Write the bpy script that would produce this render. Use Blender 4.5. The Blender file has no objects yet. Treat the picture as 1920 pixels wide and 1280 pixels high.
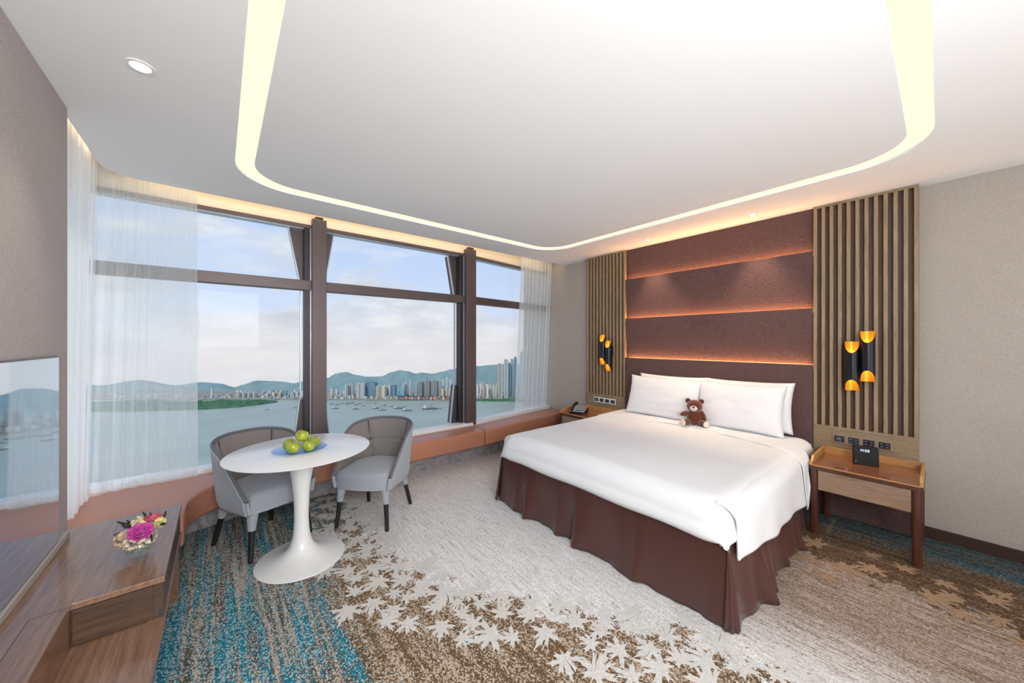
import bpy, bmesh, math, random
from mathutils import Vector, Matrix, noise
random.seed(7)
S = bpy.context.scene
COL = S.collection
PI = math.pi

# ---------------------------------------------------------------- camera
F_PX = 664.0
YAW = math.radians(39.53)
cam_d = bpy.data.cameras.new('camera')
cam = bpy.data.objects.new('camera', cam_d)
COL.objects.link(cam)
cam_d.sensor_width = 36
cam_d.lens = F_PX / 1920 * 36
cam_d.clip_start = 0.02
cam_d.clip_end = 8000
cam.location = (0, 0, 1.5)
cam.rotation_euler = (PI / 2, 0, -YAW)
S.camera = cam
FW = (math.sin(YAW), math.cos(YAW)); RT = (math.cos(YAW), -math.sin(YAW))
def far(px, py, depth):
    """a point of the far view: bearing and drop measured from the room, at a given distance"""
    u = (px - 960) / F_PX * depth
    return Vector((FW[0] * depth + RT[0] * u, FW[1] * depth + RT[1] * u, 1.5 - (py - 640) / F_PX * depth))

S.view_settings.view_transform = 'Standard'
S.view_settings.look = 'None'
S.view_settings.gamma = 1
S.view_settings.use_curve_mapping = False
S.view_settings.exposure = 0.0
S.cycles.use_denoising = True
S.cycles.max_bounces = 9
S.cycles.diffuse_bounces = 5
S.cycles.glossy_bounces = 4
S.cycles.transmission_bounces = 6
S.cycles.transparent_max_bounces = 16
S.cycles.caustics_reflective = False
S.cycles.caustics_refractive = False
S.cycles.sample_clamp_indirect = 6.0

# ---------------------------------------------------------------- node helpers
def lin(c):
    return tuple(((v / 255) / 12.92 if v / 255 <= .04045 else ((v / 255 + .055) / 1.055) ** 2.4) for v in c) + (1,)

class N:
    def __init__(s, name):
        s.m = bpy.data.materials.new(name); s.m.use_nodes = True
        s.t = s.m.node_tree; s.t.nodes.clear()
        s.out = s.t.nodes.new('ShaderNodeOutputMaterial')
    def n(s, kind, **kw):
        nd = s.t.nodes.new('ShaderNode' + kind)
        for k, v in kw.items():
            if k.startswith('i_'):
                key = k[2:]
                key = int(key) if key.isdigit() else key.replace('_', ' ')
                if hasattr(v, 'outputs') : s.t.links.new(v.outputs[0], nd.inputs[key])
                elif isinstance(v, bpy.types.NodeSocket): s.t.links.new(v, nd.inputs[key])
                else: nd.inputs[key].default_value = v
            else: setattr(nd, k, v)
        return nd
    def math(s, op, a, b=None, c=None, clamp=False):
        nd = s.t.nodes.new('ShaderNodeMath'); nd.operation = op; nd.use_clamp = clamp
        for i, v in enumerate((a, b, c)):
            if v is None: continue
            if isinstance(v, (int, float)): nd.inputs[i].default_value = v
            else: s.t.links.new(v if isinstance(v, bpy.types.NodeSocket) else v.outputs[0], nd.inputs[i])
        return nd.outputs[0]
    def mix(s, f, a, b, blend='MIX'):
        nd = s.t.nodes.new('ShaderNodeMix'); nd.data_type = 'RGBA'; nd.blend_type = blend
        for i, v in ((0, f), (6, a), (7, b)):
            if isinstance(v, (int, float, tuple)): nd.inputs[i].default_value = v
            else: s.t.links.new(v if isinstance(v, bpy.types.NodeSocket) else v.outputs[0], nd.inputs[i])
        return nd.outputs[2]
    def ramp(s, f, stops, interp='LINEAR'):
        nd = s.t.nodes.new('ShaderNodeValToRGB'); cr = nd.color_ramp; cr.interpolation = interp
        while len(cr.elements) < len(stops): cr.elements.new(0.5)
        for e, (p, c) in zip(cr.elements, stops):
            e.position = p; e.color = c if isinstance(c, tuple) else (c, c, c, 1)
        s.t.links.new(f, nd.inputs[0]); return nd.outputs[0]
    def link(s, a, b): s.t.links.new(a, b)
    def done(s, shader):
        s.t.links.new(shader.outputs[0], s.out.inputs[0]); return s.m

def sock(v): return v
def principled(b, col, rough=.5, metal=0, bump=None, bstr=.3, bdist=.01, spec=.5, **kw):
    p = b.n('BsdfPrincipled')
    if isinstance(col, tuple): p.inputs['Base Color'].default_value = col
    else: b.link(col, p.inputs['Base Color'])
    if isinstance(rough, (int, float)): p.inputs['Roughness'].default_value = rough
    else: b.link(rough, p.inputs['Roughness'])
    p.inputs['Metallic'].default_value = metal
    p.inputs['Specular IOR Level'].default_value = spec
    for k, v in kw.items(): p.inputs[k.replace('_', ' ')].default_value = v
    if bump is not None:
        bn = b.n('Bump'); bn.inputs['Strength'].default_value = bstr; bn.inputs['Distance'].default_value = bdist
        b.link(bump, bn.inputs['Height']); b.link(bn.outputs[0], p.inputs['Normal'])
    return p

def pos(b, scale=(1, 1, 1), obj=False):
    g = b.n('TexCoord').outputs['Object'] if obj else b.n('NewGeometry').outputs['Position']
    mp = b.n('Mapping'); b.link(g, mp.inputs[0]); mp.inputs['Scale'].default_value = scale
    return mp.outputs[0]

def noise_t(b, vec, scale, detail=2, rough=.5, dist=0):
    nd = b.n('TexNoise'); b.link(vec, nd.inputs['Vector'])
    nd.inputs['Scale'].default_value = scale; nd.inputs['Detail'].default_value = detail
    nd.inputs['Roughness'].default_value = rough; nd.inputs['Distortion'].default_value = dist
    return nd.outputs['Fac']

def m_plain(name, c, rough=.5, metal=0, spec=.5, var=.04, scale=8, **kw):
    b = N(name)
    nf = noise_t(b, pos(b), scale, 3)
    k = b.ramp(nf, [(0.2, (1 - var, 1 - var, 1 - var, 1)), (.8, (1, 1, 1, 1))])
    col = b.mix(1.0, c, k, 'MULTIPLY')
    return b.done(principled(b, col, rough, metal, spec=spec, **kw))

def m_fabric(name, c1, c2, scale=(500, 500, 500), rough=.9, bs=.25, blotch=.08, sheen=0.0, spec=.2, coarse=1.0):
    b = N(name)
    a = noise_t(b, pos(b, scale), 1.0, 2, .6)
    t = b.ramp(a, [(.3, c1), (.7, c2)])
    w = noise_t(b, pos(b), 2.5 * coarse, 3)
    k = b.ramp(w, [(.25, (1 - blotch,) * 3 + (1,)), (.75, (1, 1, 1, 1))])
    col = b.mix(1.0, t, k, 'MULTIPLY')
    return b.done(principled(b, col, rough, 0, a, bs, .002, spec, Sheen_Weight=sheen))

def m_wood(name, c1, c2, c3, scale=(4, 60, 60), rough=.45, bs=.15, spec=.4, obj=False, coat=0):
    b = N(name)
    v = pos(b, scale, obj)
    a = noise_t(b, v, 1.0, 6, .65, .6)
    v2 = pos(b, tuple(q * 6 for q in scale), obj)
    f = noise_t(b, v2, 1.0, 3, .6)
    col = b.ramp(a, [(.28, c1), (.5, c2), (.72, c3)])
    k = b.ramp(f, [(.3, (.78, .78, .78, 1)), (.6, (1, 1, 1, 1))])
    col = b.mix(.8, col, k, 'MULTIPLY')
    return b.done(principled(b, col, rough, 0, f, bs, .002, spec, Coat_Weight=coat))

def m_emit(name, c, s):
    b = N(name); e = b.n('Emission'); e.inputs[0].default_value = c; e.inputs[1].default_value = s
    return b.done(e)

M = {}
M['white_paint'] = m_plain('white_paint', (.86, .865, .87, 1), .85, spec=.2, var=.015, scale=1.5)
M['cream_paint'] = m_plain('cream_paint', (.80, .72, .60, 1), .7, spec=.2)
M['bronze'] = m_plain('bronze_frame', lin((98, 86, 86)), .42, .35, var=.12, scale=12)
M['bronze_dark'] = m_plain('dark_bronze', lin((58, 52, 54)), .4, .4, var=.1)
M['light_metal'] = m_plain('light_metal', lin((196, 204, 214)), .3, .5)
M['sill_white'] = m_plain('sill_white', (.82, .84, .86, 1), .4)
M['wall_taupe'] = m_fabric('wall_taupe', lin((160, 152, 150)), lin((200, 192, 190)), (260, 260, 420), bs=.3, blotch=.05)
M['wall_beige'] = m_fabric('wall_beige', lin((156, 148, 140)), lin((190, 182, 175)), (260, 260, 420), bs=.3, blotch=.05)
M['baseboard'] = m_plain('baseboard_brown', lin((58, 38, 30)), .5)
M['leather'] = m_fabric('tan_leather', lin((170, 112, 86)), lin((188, 130, 102)), (300, 300, 300), rough=.4, bs=.12, blotch=.08, spec=.6)
M['stone'] = None
b = N('grey_marble')
v = noise_t(b, pos(b), 9, 8, .7, 1.2)
M['stone'] = b.done(principled(b, b.ramp(v, [(.3, lin((104, 100, 102))), (.5, lin((150, 146, 148))), (.7, lin((182, 178, 178)))]), .35))
M['oak_slat'] = m_wood('oak_slat', lin((124, 104, 82)), lin((152, 130, 104)), lin((170, 148, 120)), (90, 90, 5))
M['oak_dark_back'] = m_wood('slat_backing', lin((84, 66, 56)), lin((98, 78, 66)), lin((112, 90, 76)), (90, 90, 5))
M['oak_board'] = m_wood('oak_board', lin((124, 106, 82)), lin((146, 126, 100)), lin((160, 140, 112)), (60, 6, 60))
M['desk_wood'] = m_wood('desk_wood', lin((98, 70, 53)), lin((132, 98, 75)), lin((154, 119, 94)), (70, 4, 70), rough=.3, coat=.4, spec=.6)
M['front_wood_shaded'] = m_wood('cabinet_front_wood_shaded', lin((62, 44, 34)), lin((84, 62, 48)), lin((104, 78, 62)), (4, 70, 70), rough=.35)  # darker copy of the cabinet wood: the front's shade put into its colour
M['drawer_wood'] = m_wood('drawer_wood', lin((120, 96, 76)), lin((150, 124, 102)), lin((168, 142, 118)), (90, 5, 110))
M['red_wood'] = m_wood('red_wood', lin((62, 34, 27)), lin((80, 45, 36)), lin((98, 58, 46)), (60, 60, 6), rough=.28, coat=.3)
M['tray_wood'] = m_wood('tray_wood', lin((170, 122, 70)), lin((190, 142, 88)), lin((202, 156, 102)), (60, 6, 60), rough=.35)
M['tray_top'] = m_plain('polished_tray', lin((140, 84, 52)), .1, spec=.6, Coat_Weight=.6)
M['white_gloss'] = m_plain('white_gloss', (.84, .84, .83, 1), .22, var=.01)
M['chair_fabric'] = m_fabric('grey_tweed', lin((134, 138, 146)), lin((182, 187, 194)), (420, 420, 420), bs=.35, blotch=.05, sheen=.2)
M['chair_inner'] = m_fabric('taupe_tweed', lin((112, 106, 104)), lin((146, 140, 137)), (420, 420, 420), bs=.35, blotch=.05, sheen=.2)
M['piping'] = m_plain('piping', lin((62, 62, 66)), .7)
M['top_trim'] = m_fabric('dark_trim', lin((96, 97, 104)), lin((124, 126, 132)), (420, 420, 420), bs=.3)
M['black_wood'] = m_plain('black_wood', (.012, .012, .014, 1), .35)
M['linen'] = m_fabric('white_linen', (.78, .79, .81, 1), (.83, .84, .86, 1), (700, 700, 700), bs=.05, blotch=.015, spec=.15)
M['linen2'] = m_fabric('white_sheet', (.75, .76, .78, 1), (.80, .81, .83, 1), (700, 700, 700), bs=.05, blotch=.02, spec=.15)
M['seam'] = m_plain('stitch_grey', (.45, .45, .47, 1), .8)
M['bear'] = m_fabric('brown_plush', lin((78, 34, 20)), lin((128, 62, 38)), (260, 260, 260), bs=1.0, blotch=.25, sheen=.5)
M['bear_light'] = m_fabric('cream_plush', lin((205, 190, 180)), lin((235, 225, 215)), (260, 260, 260), bs=.6)
M['black'] = m_plain('black_plastic', (.01, .01, .012, 1), .25)
M['case_black'] = m_plain('matt_black', (.006, .006, .007, 1), .5, spec=.25)
M['dark_grey'] = m_plain('dark_grey', lin((52, 56, 62)), .4)
M['silver'] = m_plain('silver_plastic', lin((196, 200, 206)), .3, .3)
M['switch_face'] = m_plain('switch_face', lin((42, 46, 54)), .25)
M['switch_mark'] = m_plain('switch_mark', lin((170, 176, 184)), .4)
M['apple'] = None
b = N('apple_skin')
v = noise_t(b, pos(b, (1, 1, 1), True), 14, 4)
w = noise_t(b, pos(b, (1, 1, 1), True), 150, 2)
c = b.ramp(v, [(.3, lin((124, 142, 34))), (.6, lin((168, 176, 54))), (.8, lin((196, 184, 84)))])
c = b.mix(b.ramp(w, [(.66, 0.0), (.74, .5)]), c, lin((206, 206, 130)))
M['apple'] = b.done(principled(b, c, .25, spec=.5, Coat_Weight=.2))
M['stem'] = m_plain('stem_brown', lin((70, 48, 26)), .7)
M['gold'] = m_plain('gold_leaf', lin((240, 172, 52)), .4, .6, var=.15, scale=40)
M['sconce_black'] = m_plain('sconce_black', lin((24, 26, 34)), .3, .3)
M['bulb'] = m_emit('bulb', (1, .72, .30, 1), 20)
M['led_orange'] = m_emit('led_orange', (1, .46, .17, 1), 52)
M['led_warm'] = m_emit('led_warm', (1, .70, .40, 1), 9)
M['cove'] = m_emit('cove_diffuser', (1, .93, .70, 1), 1.12)
M['downlight'] = m_emit('downlight_lens', (1, .96, .88, 1), 5)
M['display'] = m_emit('clock_digits', (.8, .92, 1, 1), 1.6)

# upholstered headboard cloth with fine horizontal rib
b = N('headboard_cloth')
p = pos(b)
sp = b.n('SeparateXYZ'); b.link(p, sp.inputs[0])
rib = b.math('SINE', b.math('MULTIPLY', sp.outputs[2], 2 * PI / .014))
a = noise_t(b, pos(b, (30, 36, 300)), 1.0, 2)
a2 = noise_t(b, pos(b, (500, 500, 60)), 1.0, 2)
fac = b.math('ADD', b.math('MULTIPLY', rib, .10), b.math('ADD', b.math('MULTIPLY', a, .7), b.math('MULTIPLY', a2, .3)))
c = b.ramp(fac, [(.2, lin((66, 48, 48))), (.5, lin((90, 68, 67))), (.75, lin((114, 90, 88)))])
M['headboard'] = b.done(principled(b, c, .75, 0, fac, .35, .004, .25))

# satin
b = N('brown_satin')
a = noise_t(b, pos(b, (700, 700, 700)), 1.0, 1)
M['satin'] = b.done(principled(b, lin((76, 43, 38)), .26, 0, a, .08, .001, .6, Sheen_Weight=.06, Anisotropic=.4))

# glass
b = N('window_glass')
fr = b.n('Fresnel'); fr.inputs[0].default_value = 1.35
tr = b.n('BsdfTransparent'); tr.inputs[0].default_value = (.97, .985, .985, 1)
gl = b.n('BsdfGlossy'); gl.inputs['Roughness'].default_value = 0
mx = b.n('MixShader'); b.link(b.math('MULTIPLY', fr.outputs[0], .10), mx.inputs[0]); b.link(tr.outputs[0], mx.inputs[1]); b.link(gl.outputs[0], mx.inputs[2])
M['glass'] = b.done(mx)
b = N('vase_glass')
lwv = b.n('LayerWeight'); lwv.inputs[0].default_value = .5
tr = b.n('BsdfTransparent'); tr.inputs[0].default_value = (.97, .99, .98, 1)
gl = b.n('BsdfGlossy'); gl.inputs['Roughness'].default_value = 0.02
mx = b.n('MixShader'); b.link(b.math('ADD', b.math('MULTIPLY', b.math('POWER', lwv.outputs['Facing'], 4.0), .5), .05), mx.inputs[0]); b.link(tr.outputs[0], mx.inputs[1]); b.link(gl.outputs[0], mx.inputs[2])
M['vase_glass'] = b.done(mx)
b = N('blue_glass')
lw = b.n('LayerWeight'); lw.inputs[0].default_value = .35
tr = b.n('BsdfTransparent'); b.link(b.mix(lw.outputs['Facing'], (.93, .97, 1.0, 1), (.58, .74, 1.0, 1)), tr.inputs[0])
gl = b.n('BsdfGlossy'); gl.inputs['Roughness'].default_value = 0.02
mx = b.n('MixShader'); b.link(b.math('ADD', b.math('MULTIPLY', b.math('POWER', lw.outputs['Facing'], 5.0), .35), .04), mx.inputs[0]); b.link(tr.outputs[0], mx.inputs[1]); b.link(gl.outputs[0], mx.inputs[2])
M['blue_glass'] = b.done(mx)

# television glass: dark mirror
b = N('tv_screen')
gl = b.n('BsdfGlossy'); gl.inputs['Roughness'].default_value = 0.03; gl.inputs[0].default_value = (.9, .95, 1, 1)
df = b.n('BsdfDiffuse'); df.inputs[0].default_value = (.02, .024, .03, 1)
fr = b.n('Fresnel'); fr.inputs[0].default_value = 2.4
mx = b.n('MixShader'); b.link(b.math('ADD', fr.outputs[0], .48, clamp=True), mx.inputs[0]); b.link(df.outputs[0], mx.inputs[1]); b.link(gl.outputs[0], mx.inputs[2])
M['tv_screen'] = b.done(mx)

def m_sheer(name, dens, col):
    b = N(name)
    lw = b.n('LayerWeight'); lw.inputs[0].default_value = .5
    weave = noise_t(b, pos(b, (90, 90, 2)), 1.0, 2)
    f = b.math('ADD', b.math('MULTIPLY', lw.outputs['Facing'], .55), dens)
    f = b.math('ADD', f, b.math('MULTIPLY', b.math('SUBTRACT', weave, .5), .25), clamp=True)
    tr = b.n('BsdfTransparent'); tr.inputs[0].default_value = (.97, 1, 1, 1)
    tl = b.n('BsdfTranslucent'); tl.inputs[0].default_value = col
    df = b.n('BsdfDiffuse'); df.inputs[0].default_value = col
    m1 = b.n('MixShader'); m1.inputs[0].default_value = .45
    b.link(tl.outputs[0], m1.inputs[1]); b.link(df.outputs[0], m1.inputs[2])
    m2 = b.n('MixShader'); b.link(f, m2.inputs[0]); b.link(tr.outputs[0], m2.inputs[1]); b.link(m1.outputs[0], m2.inputs[2])
    return b.done(m2)
M['sheer'] = m_sheer('sheer_voile', .44, (.93, .95, .95, 1))
M['sheer_dense'] = m_sheer('sheer_voile_gathered', .66, (.96, .98, .98, 1))

# ---------------------------------------------------------------- mesh helpers
class MB:
    def __init__(s): s.v = []; s.f = []; s.mi = []
    def add(s, verts, faces, mi=0):
        o = len(s.v); s.v += [Vector(q) for q in verts]
        s.f += [tuple(i + o for i in f) for f in faces]; s.mi += [mi] * len(faces); return s
    def box(s, a, b, mi=0):
        x0, y0, z0 = a; x1, y1, z1 = b
        if x0 > x1: x0, x1 = x1, x0
        if y0 > y1: y0, y1 = y1, y0
        if z0 > z1: z0, z1 = z1, z0
        return s.add([(x0, y0, z0), (x1, y0, z0), (x1, y1, z0), (x0, y1, z0), (x0, y0, z1), (x1, y0, z1), (x1, y1, z1), (x0, y1, z1)],
                     [(0, 3, 2, 1), (4, 5, 6, 7), (0, 1, 5, 4), (1, 2, 6, 5), (2, 3, 7, 6), (3, 0, 4, 7)], mi)
    def prism(s, poly, z0, z1, mi=0):
        n = len(poly)
        area = sum(poly[i][0] * poly[(i + 1) % n][1] - poly[(i + 1) % n][0] * poly[i][1] for i in range(n))
        if area < 0: poly = poly[::-1]
        v = [(x, y, z0) for x, y in poly] + [(x, y, z1) for x, y in poly]
        f = [tuple(range(n))[::-1], tuple(range(n, 2 * n))] + [(i, (i + 1) % n, (i + 1) % n + n, i + n) for i in range(n)]
        return s.add(v, f, mi)
    def extr(s, poly3, d, mi=0):
        """a planar polygon in 3-D pushed along d"""
        n = len(poly3); d = Vector(d)
        v = [Vector(p) for p in poly3]; v += [p + d for p in v]
        return s.add(v, [tuple(range(n))[::-1], tuple(range(n, 2 * n))] + [(i, (i + 1) % n, (i + 1) % n + n, i + n) for i in range(n)], mi)
    def grid(s, fn, nu, nv, closed_u=False, closed_v=False, mi=0):
        v = [fn(i / (nu if closed_u else nu - 1), j / (nv if closed_v else nv - 1)) for i in range(nu) for j in range(nv)]
        f = []
        for i in range(nu if closed_u else nu - 1):
            for j in range(nv if closed_v else nv - 1):
                i2 = (i + 1) % nu; j2 = (j + 1) % nv
                f.append((i * nv + j, i2 * nv + j, i2 * nv + j2, i * nv + j2))
        return s.add(v, f, mi)
    def lathe(s, prof, c=(0, 0, 0), n=32, sx=1, sy=1, mi=0, cap=True):
        v = []; f = []; k = len(prof)
        for i in range(n):
            a = 2 * PI * i / n
            for r, z in prof: v.append((c[0] + r * sx * math.cos(a), c[1] + r * sy * math.sin(a), c[2] + z))
        for i in range(n):
            j = (i + 1) % n
            for q in range(k - 1): f.append((i * k + q, j * k + q, j * k + q + 1, i * k + q + 1))
        if cap:
            f.append(tuple(i * k for i in range(n))[::-1]); f.append(tuple(i * k + k - 1 for i in range(n)))
        return s.add(v, f, mi)
    def tube(s, pts, r, n=8, mi=0, closed=False):
        pts = [Vector(p) for p in pts]; m = len(pts)
        rr = r if isinstance(r, (list, tuple)) else [r] * m
        rings = []
        up = None
        for i, p in enumerate(pts):
            if closed: t = pts[(i + 1) % m] - pts[i - 1]
            else: t = pts[min(i + 1, m - 1)] - pts[max(i - 1, 0)]
            t = t.normalized() if t.length > 1e-9 else Vector((0, 0, 1))
            if up is None:
                up = Vector((0, 0, 1)) if abs(t.z) < .9 else Vector((1, 0, 0))
            a = t.cross(up); 
            if a.length < 1e-6: a = t.cross(Vector((0, 1, 0)))
            a.normalize(); bb = a.cross(t).normalized(); up = bb
            rings.append([p + (a * math.cos(2 * PI * k / n) + bb * math.sin(2 * PI * k / n)) * rr[i] for k in range(n)])
        v = [q for ring in rings for q in ring]; f = []
        for i in range(m if closed else m - 1):
            i2 = (i + 1) % m
            for k in range(n):
                k2 = (k + 1) % n
                f.append((i * n + k, i * n + k2, i2 * n + k2, i2 * n + k))
        if not closed:
            f.append(tuple(range(n))[::-1]); f.append(tuple(range((m - 1) * n, m * n)))
        return s.add(v, f, mi)
    def ball(s, c, r, n=16, m=10, rot=None, mi=0):
        rx, ry, rz = r if isinstance(r, (tuple, list)) else (r, r, r)
        v = []; 
        for j in range(1, m):
            th = PI * j / m
            for i in range(n):
                a = 2 * PI * i / n
                v.append(Vector((rx * math.sin(th) * math.cos(a), ry * math.sin(th) * math.sin(a), rz * math.cos(th))))
        v.append(Vector((0, 0, rz))); v.append(Vector((0, 0, -rz)))
        if rot is not None: v = [rot @ q for q in v]
        c = Vector(c); v = [q + c for q in v]; f = []
        for j in range(m - 2):
            for i in range(n):
                k = (i + 1) % n
                f.append((j * n + i, (j + 1) * n + i, (j + 1) * n + k, j * n + k))
        top = (m - 1) * n; bot = top + 1
        for i in range(n):
            k = (i + 1) % n
            f.append((top, i, k)); f.append((bot, (m - 2) * n + k, (m - 2) * n + i))
        return s.add(v, f, mi)
    def build(s, name, mats, parent=None, smooth=False, bevel=0, bseg=2, subd=0, local=False, angle=40, solid=0):
        root = parent
        off = Vector((0, 0, 0))
        if root is not None and not local:
            q = root
            while q is not None: off += q.location; q = q.parent
        me = bpy.data.meshes.new(name)
        me.from_pydata([tuple(q - off) for q in s.v], [], s.f)
        if not isinstance(mats, (list, tuple)): mats = [mats]
        for m in mats: me.materials.append(m)
        if len(mats) > 1: me.polygons.foreach_set('material_index', s.mi)
        if smooth: me.polygons.foreach_set('use_smooth', [True] * len(me.polygons))
        me.update()
        o = bpy.data.objects.new(name, me); COL.objects.link(o)
        if parent is not None: o.parent = parent
        if solid:
            md = o.modifiers.new('solid', 'SOLIDIFY'); md.thickness = solid; md.offset = 0
        if bevel:
            md = o.modifiers.new('bevel', 'BEVEL'); md.width = bevel; md.segments = bseg; md.limit_method = 'ANGLE'; md.angle_limit = math.radians(angle)
            md.harden_normals = False
        if subd:
            md = o.modifiers.new('sub', 'SUBSURF'); md.levels = subd; md.render_levels = subd
        if smooth and bevel == 0 and subd == 0 and angle < 180:
            try:
                bm = bmesh.new(); bm.from_mesh(me)
                for e in bm.edges:
                    if len(e.link_faces) == 2 and e.calc_face_angle(0) > math.radians(angle): e.smooth = False
                bm.to_mesh(me); bm.free()
            except Exception: pass
        return o

def tag(o, label=None, cat=None, group=None, kind=None):
    if label: o['label'] = label
    if cat: o['category'] = cat
    if group: o['group'] = group
    if kind: o['kind'] = kind
    return o
def thing(name, loc, label, cat, group=None, rz=0):
    o = bpy.data.objects.new(name, None); o.empty_display_size = .1
    COL.objects.link(o); o.location = loc; o.rotation_euler = (0, 0, rz)
    return tag(o, label, cat, group)
def struct(o, label=None): return tag(o, label, None, None, 'structure')
def kids(o): return [c for c in bpy.data.objects if c.parent == o]
def dup(o, parent=None):
    c = o.copy(); COL.objects.link(c)
    if parent is not None: c.parent = parent
    for k in kids(o): dup(k, c)
    return c

# ================================================================ ROOM SHELL
XL, XR = -.606, 4.19
CZ = 2.70
YB = -4.2            # back of the room, behind the viewer
WALL_END = 2.87
PY = 3.79            # ceiling edge at the curtain pocket

def seg3(x):         # the window line bends gently outward beyond the second post
    return 0 if x < 2.52 else (x - 2.52) * .14

# ---- ceiling with rounded-rectangle light slot
def rrect(x0, y0, x1, y1, r, n=10):
    out = []
    for cx, cy, a0 in ((x1 - r, y1 - r, 0), (x0 + r, y1 - r, PI / 2), (x0 + r, y0 + r, PI), (x1 - r, y0 + r, 3 * PI / 2)):
        for i in range(n + 1):
            a = a0 + PI / 2 * i / n
            out.append((cx + r * math.cos(a), cy + r * math.sin(a)))
    return out
OUT = rrect(.078, .022, 3.467, 3.372, .38)
INN = rrect(.182, .126, 3.346, 3.245, .30)
bm = bmesh.new()
outer = [(-1.05, YB - .1), (XR + .1, YB - .1), (XR + .1, PY), (-.45, PY), (-.56, PY - .03), (-.615, PY - .09), (-.63, PY - .2), (-.63, WALL_END - .02), (-1.05, WALL_END - .02)]
def loop(pts, z):
    vs = [bm.verts.new((x, y, z)) for x, y in pts]
    return vs, [bm.edges.new((vs[i], vs[(i + 1) % len(vs)])) for i in range(len(vs))]
v1, e1 = loop(outer, CZ); v2, e2 = loop(OUT, CZ)
bmesh.ops.triangle_fill(bm, use_beauty=True, edges=e1 + e2)
def wallup(vs, z):
    up = [bm.verts.new((v.co.x, v.co.y, z)) for v in vs]
    for i in range(len(vs)):
        j = (i + 1) % len(vs); bm.faces.new((vs[i], vs[j], up[j], up[i]))
    return up
wallup(v2, CZ + .07)
wallup(v1, CZ + .14)
v3 = [bm.verts.new((x, y, CZ)) for x, y in INN]
bm.faces.new(v3); wallup(v3, CZ + .07)
# roof above (pocket ceiling)
rv = [bm.verts.new(q) for q in ((-1.3, YB - .1, CZ + .14), (XR + .1, YB - .1, CZ + .14), (XR + .1, 4.6, CZ + .14), (-1.3, 4.6, CZ + .14))]
bm.faces.new(rv)
bmesh.ops.recalc_face_normals(bm, faces=bm.faces)
me = bpy.data.meshes.new('ceiling'); bm.to_mesh(me); bm.free(); me.materials.append(M['white_paint'])
ceil_o = bpy.data.objects.new('ceiling', me); COL.objects.link(ceil_o); struct(ceil_o, 'white ceiling with a rounded light slot')
# cove diffuser
t = thing('ceiling_cove_light', (1.76, 1.7, CZ + .03), 'warm glowing rounded light slot recessed in the white ceiling', 'ceiling light')
mb = MB(); n = len(OUT)
zz = CZ + .014
mb.add([(x, y, zz) for x, y in OUT] + [(x, y, zz) for x, y in INN] + [(x, y, zz + .01) for x, y in OUT] + [(x, y, zz + .01) for x, y in INN],
       [(i, n + i, n + (i + 1) % n, (i + 1) % n) for i in range(n)] + [(2 * n + i, 2 * n + (i + 1) % n, 3 * n + (i + 1) % n, 3 * n + i) for i in range(n)])
mb.build('diffuser', M['cove'], t)

# ---- floor: carpet with leaf pattern
b = N('patterned_carpet')
P_ = b.n('NewGeometry').outputs['Position']
sp = b.n('SeparateXYZ'); b.link(P_, sp.inputs[0]); X_, Y_ = sp.outputs[0], sp.outputs[1]
# tufts
tv = b.n('TexVoronoi'); tv.inputs['Scale'].default_value = 185
mp = b.n('Mapping'); mp.inputs['Scale'].default_value = (1, .75, 0); b.link(P_, mp.inputs[0]); b.link(mp.outputs[0], tv.inputs['Vector'])
tc = b.n('SeparateColor'); b.link(tv.outputs['Color'], tc.inputs[0])
r1, r2, r3 = tc.outputs[0], tc.outputs[1], tc.outputs[2]
def st(sx, sy, seed, det=2):
    m_ = b.n('Mapping'); m_.inputs['Scale'].default_value = (sx, sy, 0); m_.inputs['Location'].default_value = (seed, seed * 2.1, 0)
    b.link(P_, m_.inputs[0]); return noise_t(b, m_.outputs[0], 1.0, det, .55)
s1 = st(13, .7, 3); s2 = st(42, 1.6, 9); s3 = st(90, 5, 1); s4 = st(24, 1.0, 21)
# dark area limit on the window side as a function of y
yn = b.math('DIVIDE', b.math('ADD', Y_, 1.0), 5.0)
xb = b.ramp(yn, [(0.0, 1.95 / 4), (.30, 1.86 / 4), (.36, 1.76 / 4), (.42, 1.60 / 4), (.50, 1.28 / 4), (.56, 1.04 / 4), (.62, .90 / 4), (.72, .84 / 4), (1.0, .86 / 4)], 'EASE')
xb = b.math('MULTIPLY', xb, 4.0)
wob = b.math('MULTIPLY', b.math('SUBTRACT', st(9, 7, 5, 4), .5), .75)
dl = b.math('SUBTRACT', b.math('ADD', xb, .12), X_)           # >0 : dark side (window side)
dl = b.math('ADD', dl, wob)
darkL = b.math('MULTIPLY', dl, 9.0, clamp=True)
dr = b.math('ADD', b.math('SUBTRACT', X_, 3.13), wob)
darkR = b.math('MULTIPLY', dr, 9.0, clamp=True)
dark = b.math('MAXIMUM', darkL, darkR)
# teal amounts
tl = b.math('SUBTRACT', b.math('ADD', .62, b.math('MULTIPLY', b.math('SUBTRACT', Y_, 2.5), .45, clamp=True)), X_); tl = b.math('MULTIPLY', b.math('ADD', tl, b.math('MULTIPLY', b.math('SUBTRACT', s1, .5), .45)), 4.0, clamp=True)
trr = b.math('MULTIPLY', b.math('SUBTRACT', X_, 3.72), 6.0, clamp=True)
teal = b.math('MAXIMUM', tl, trr)
# palettes
c_white1 = lin((196, 194, 194)); c_white2 = lin((234, 235, 236)); c_beige = lin((196, 187, 180))
light_t = b.mix(b.math('MULTIPLY', b.math('SUBTRACT', b.math('ADD', b.math('MULTIPLY', s3, .7), b.math('MULTIPLY', r1, .35)), .34), 3.4, clamp=True), c_beige, c_white2)
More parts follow.
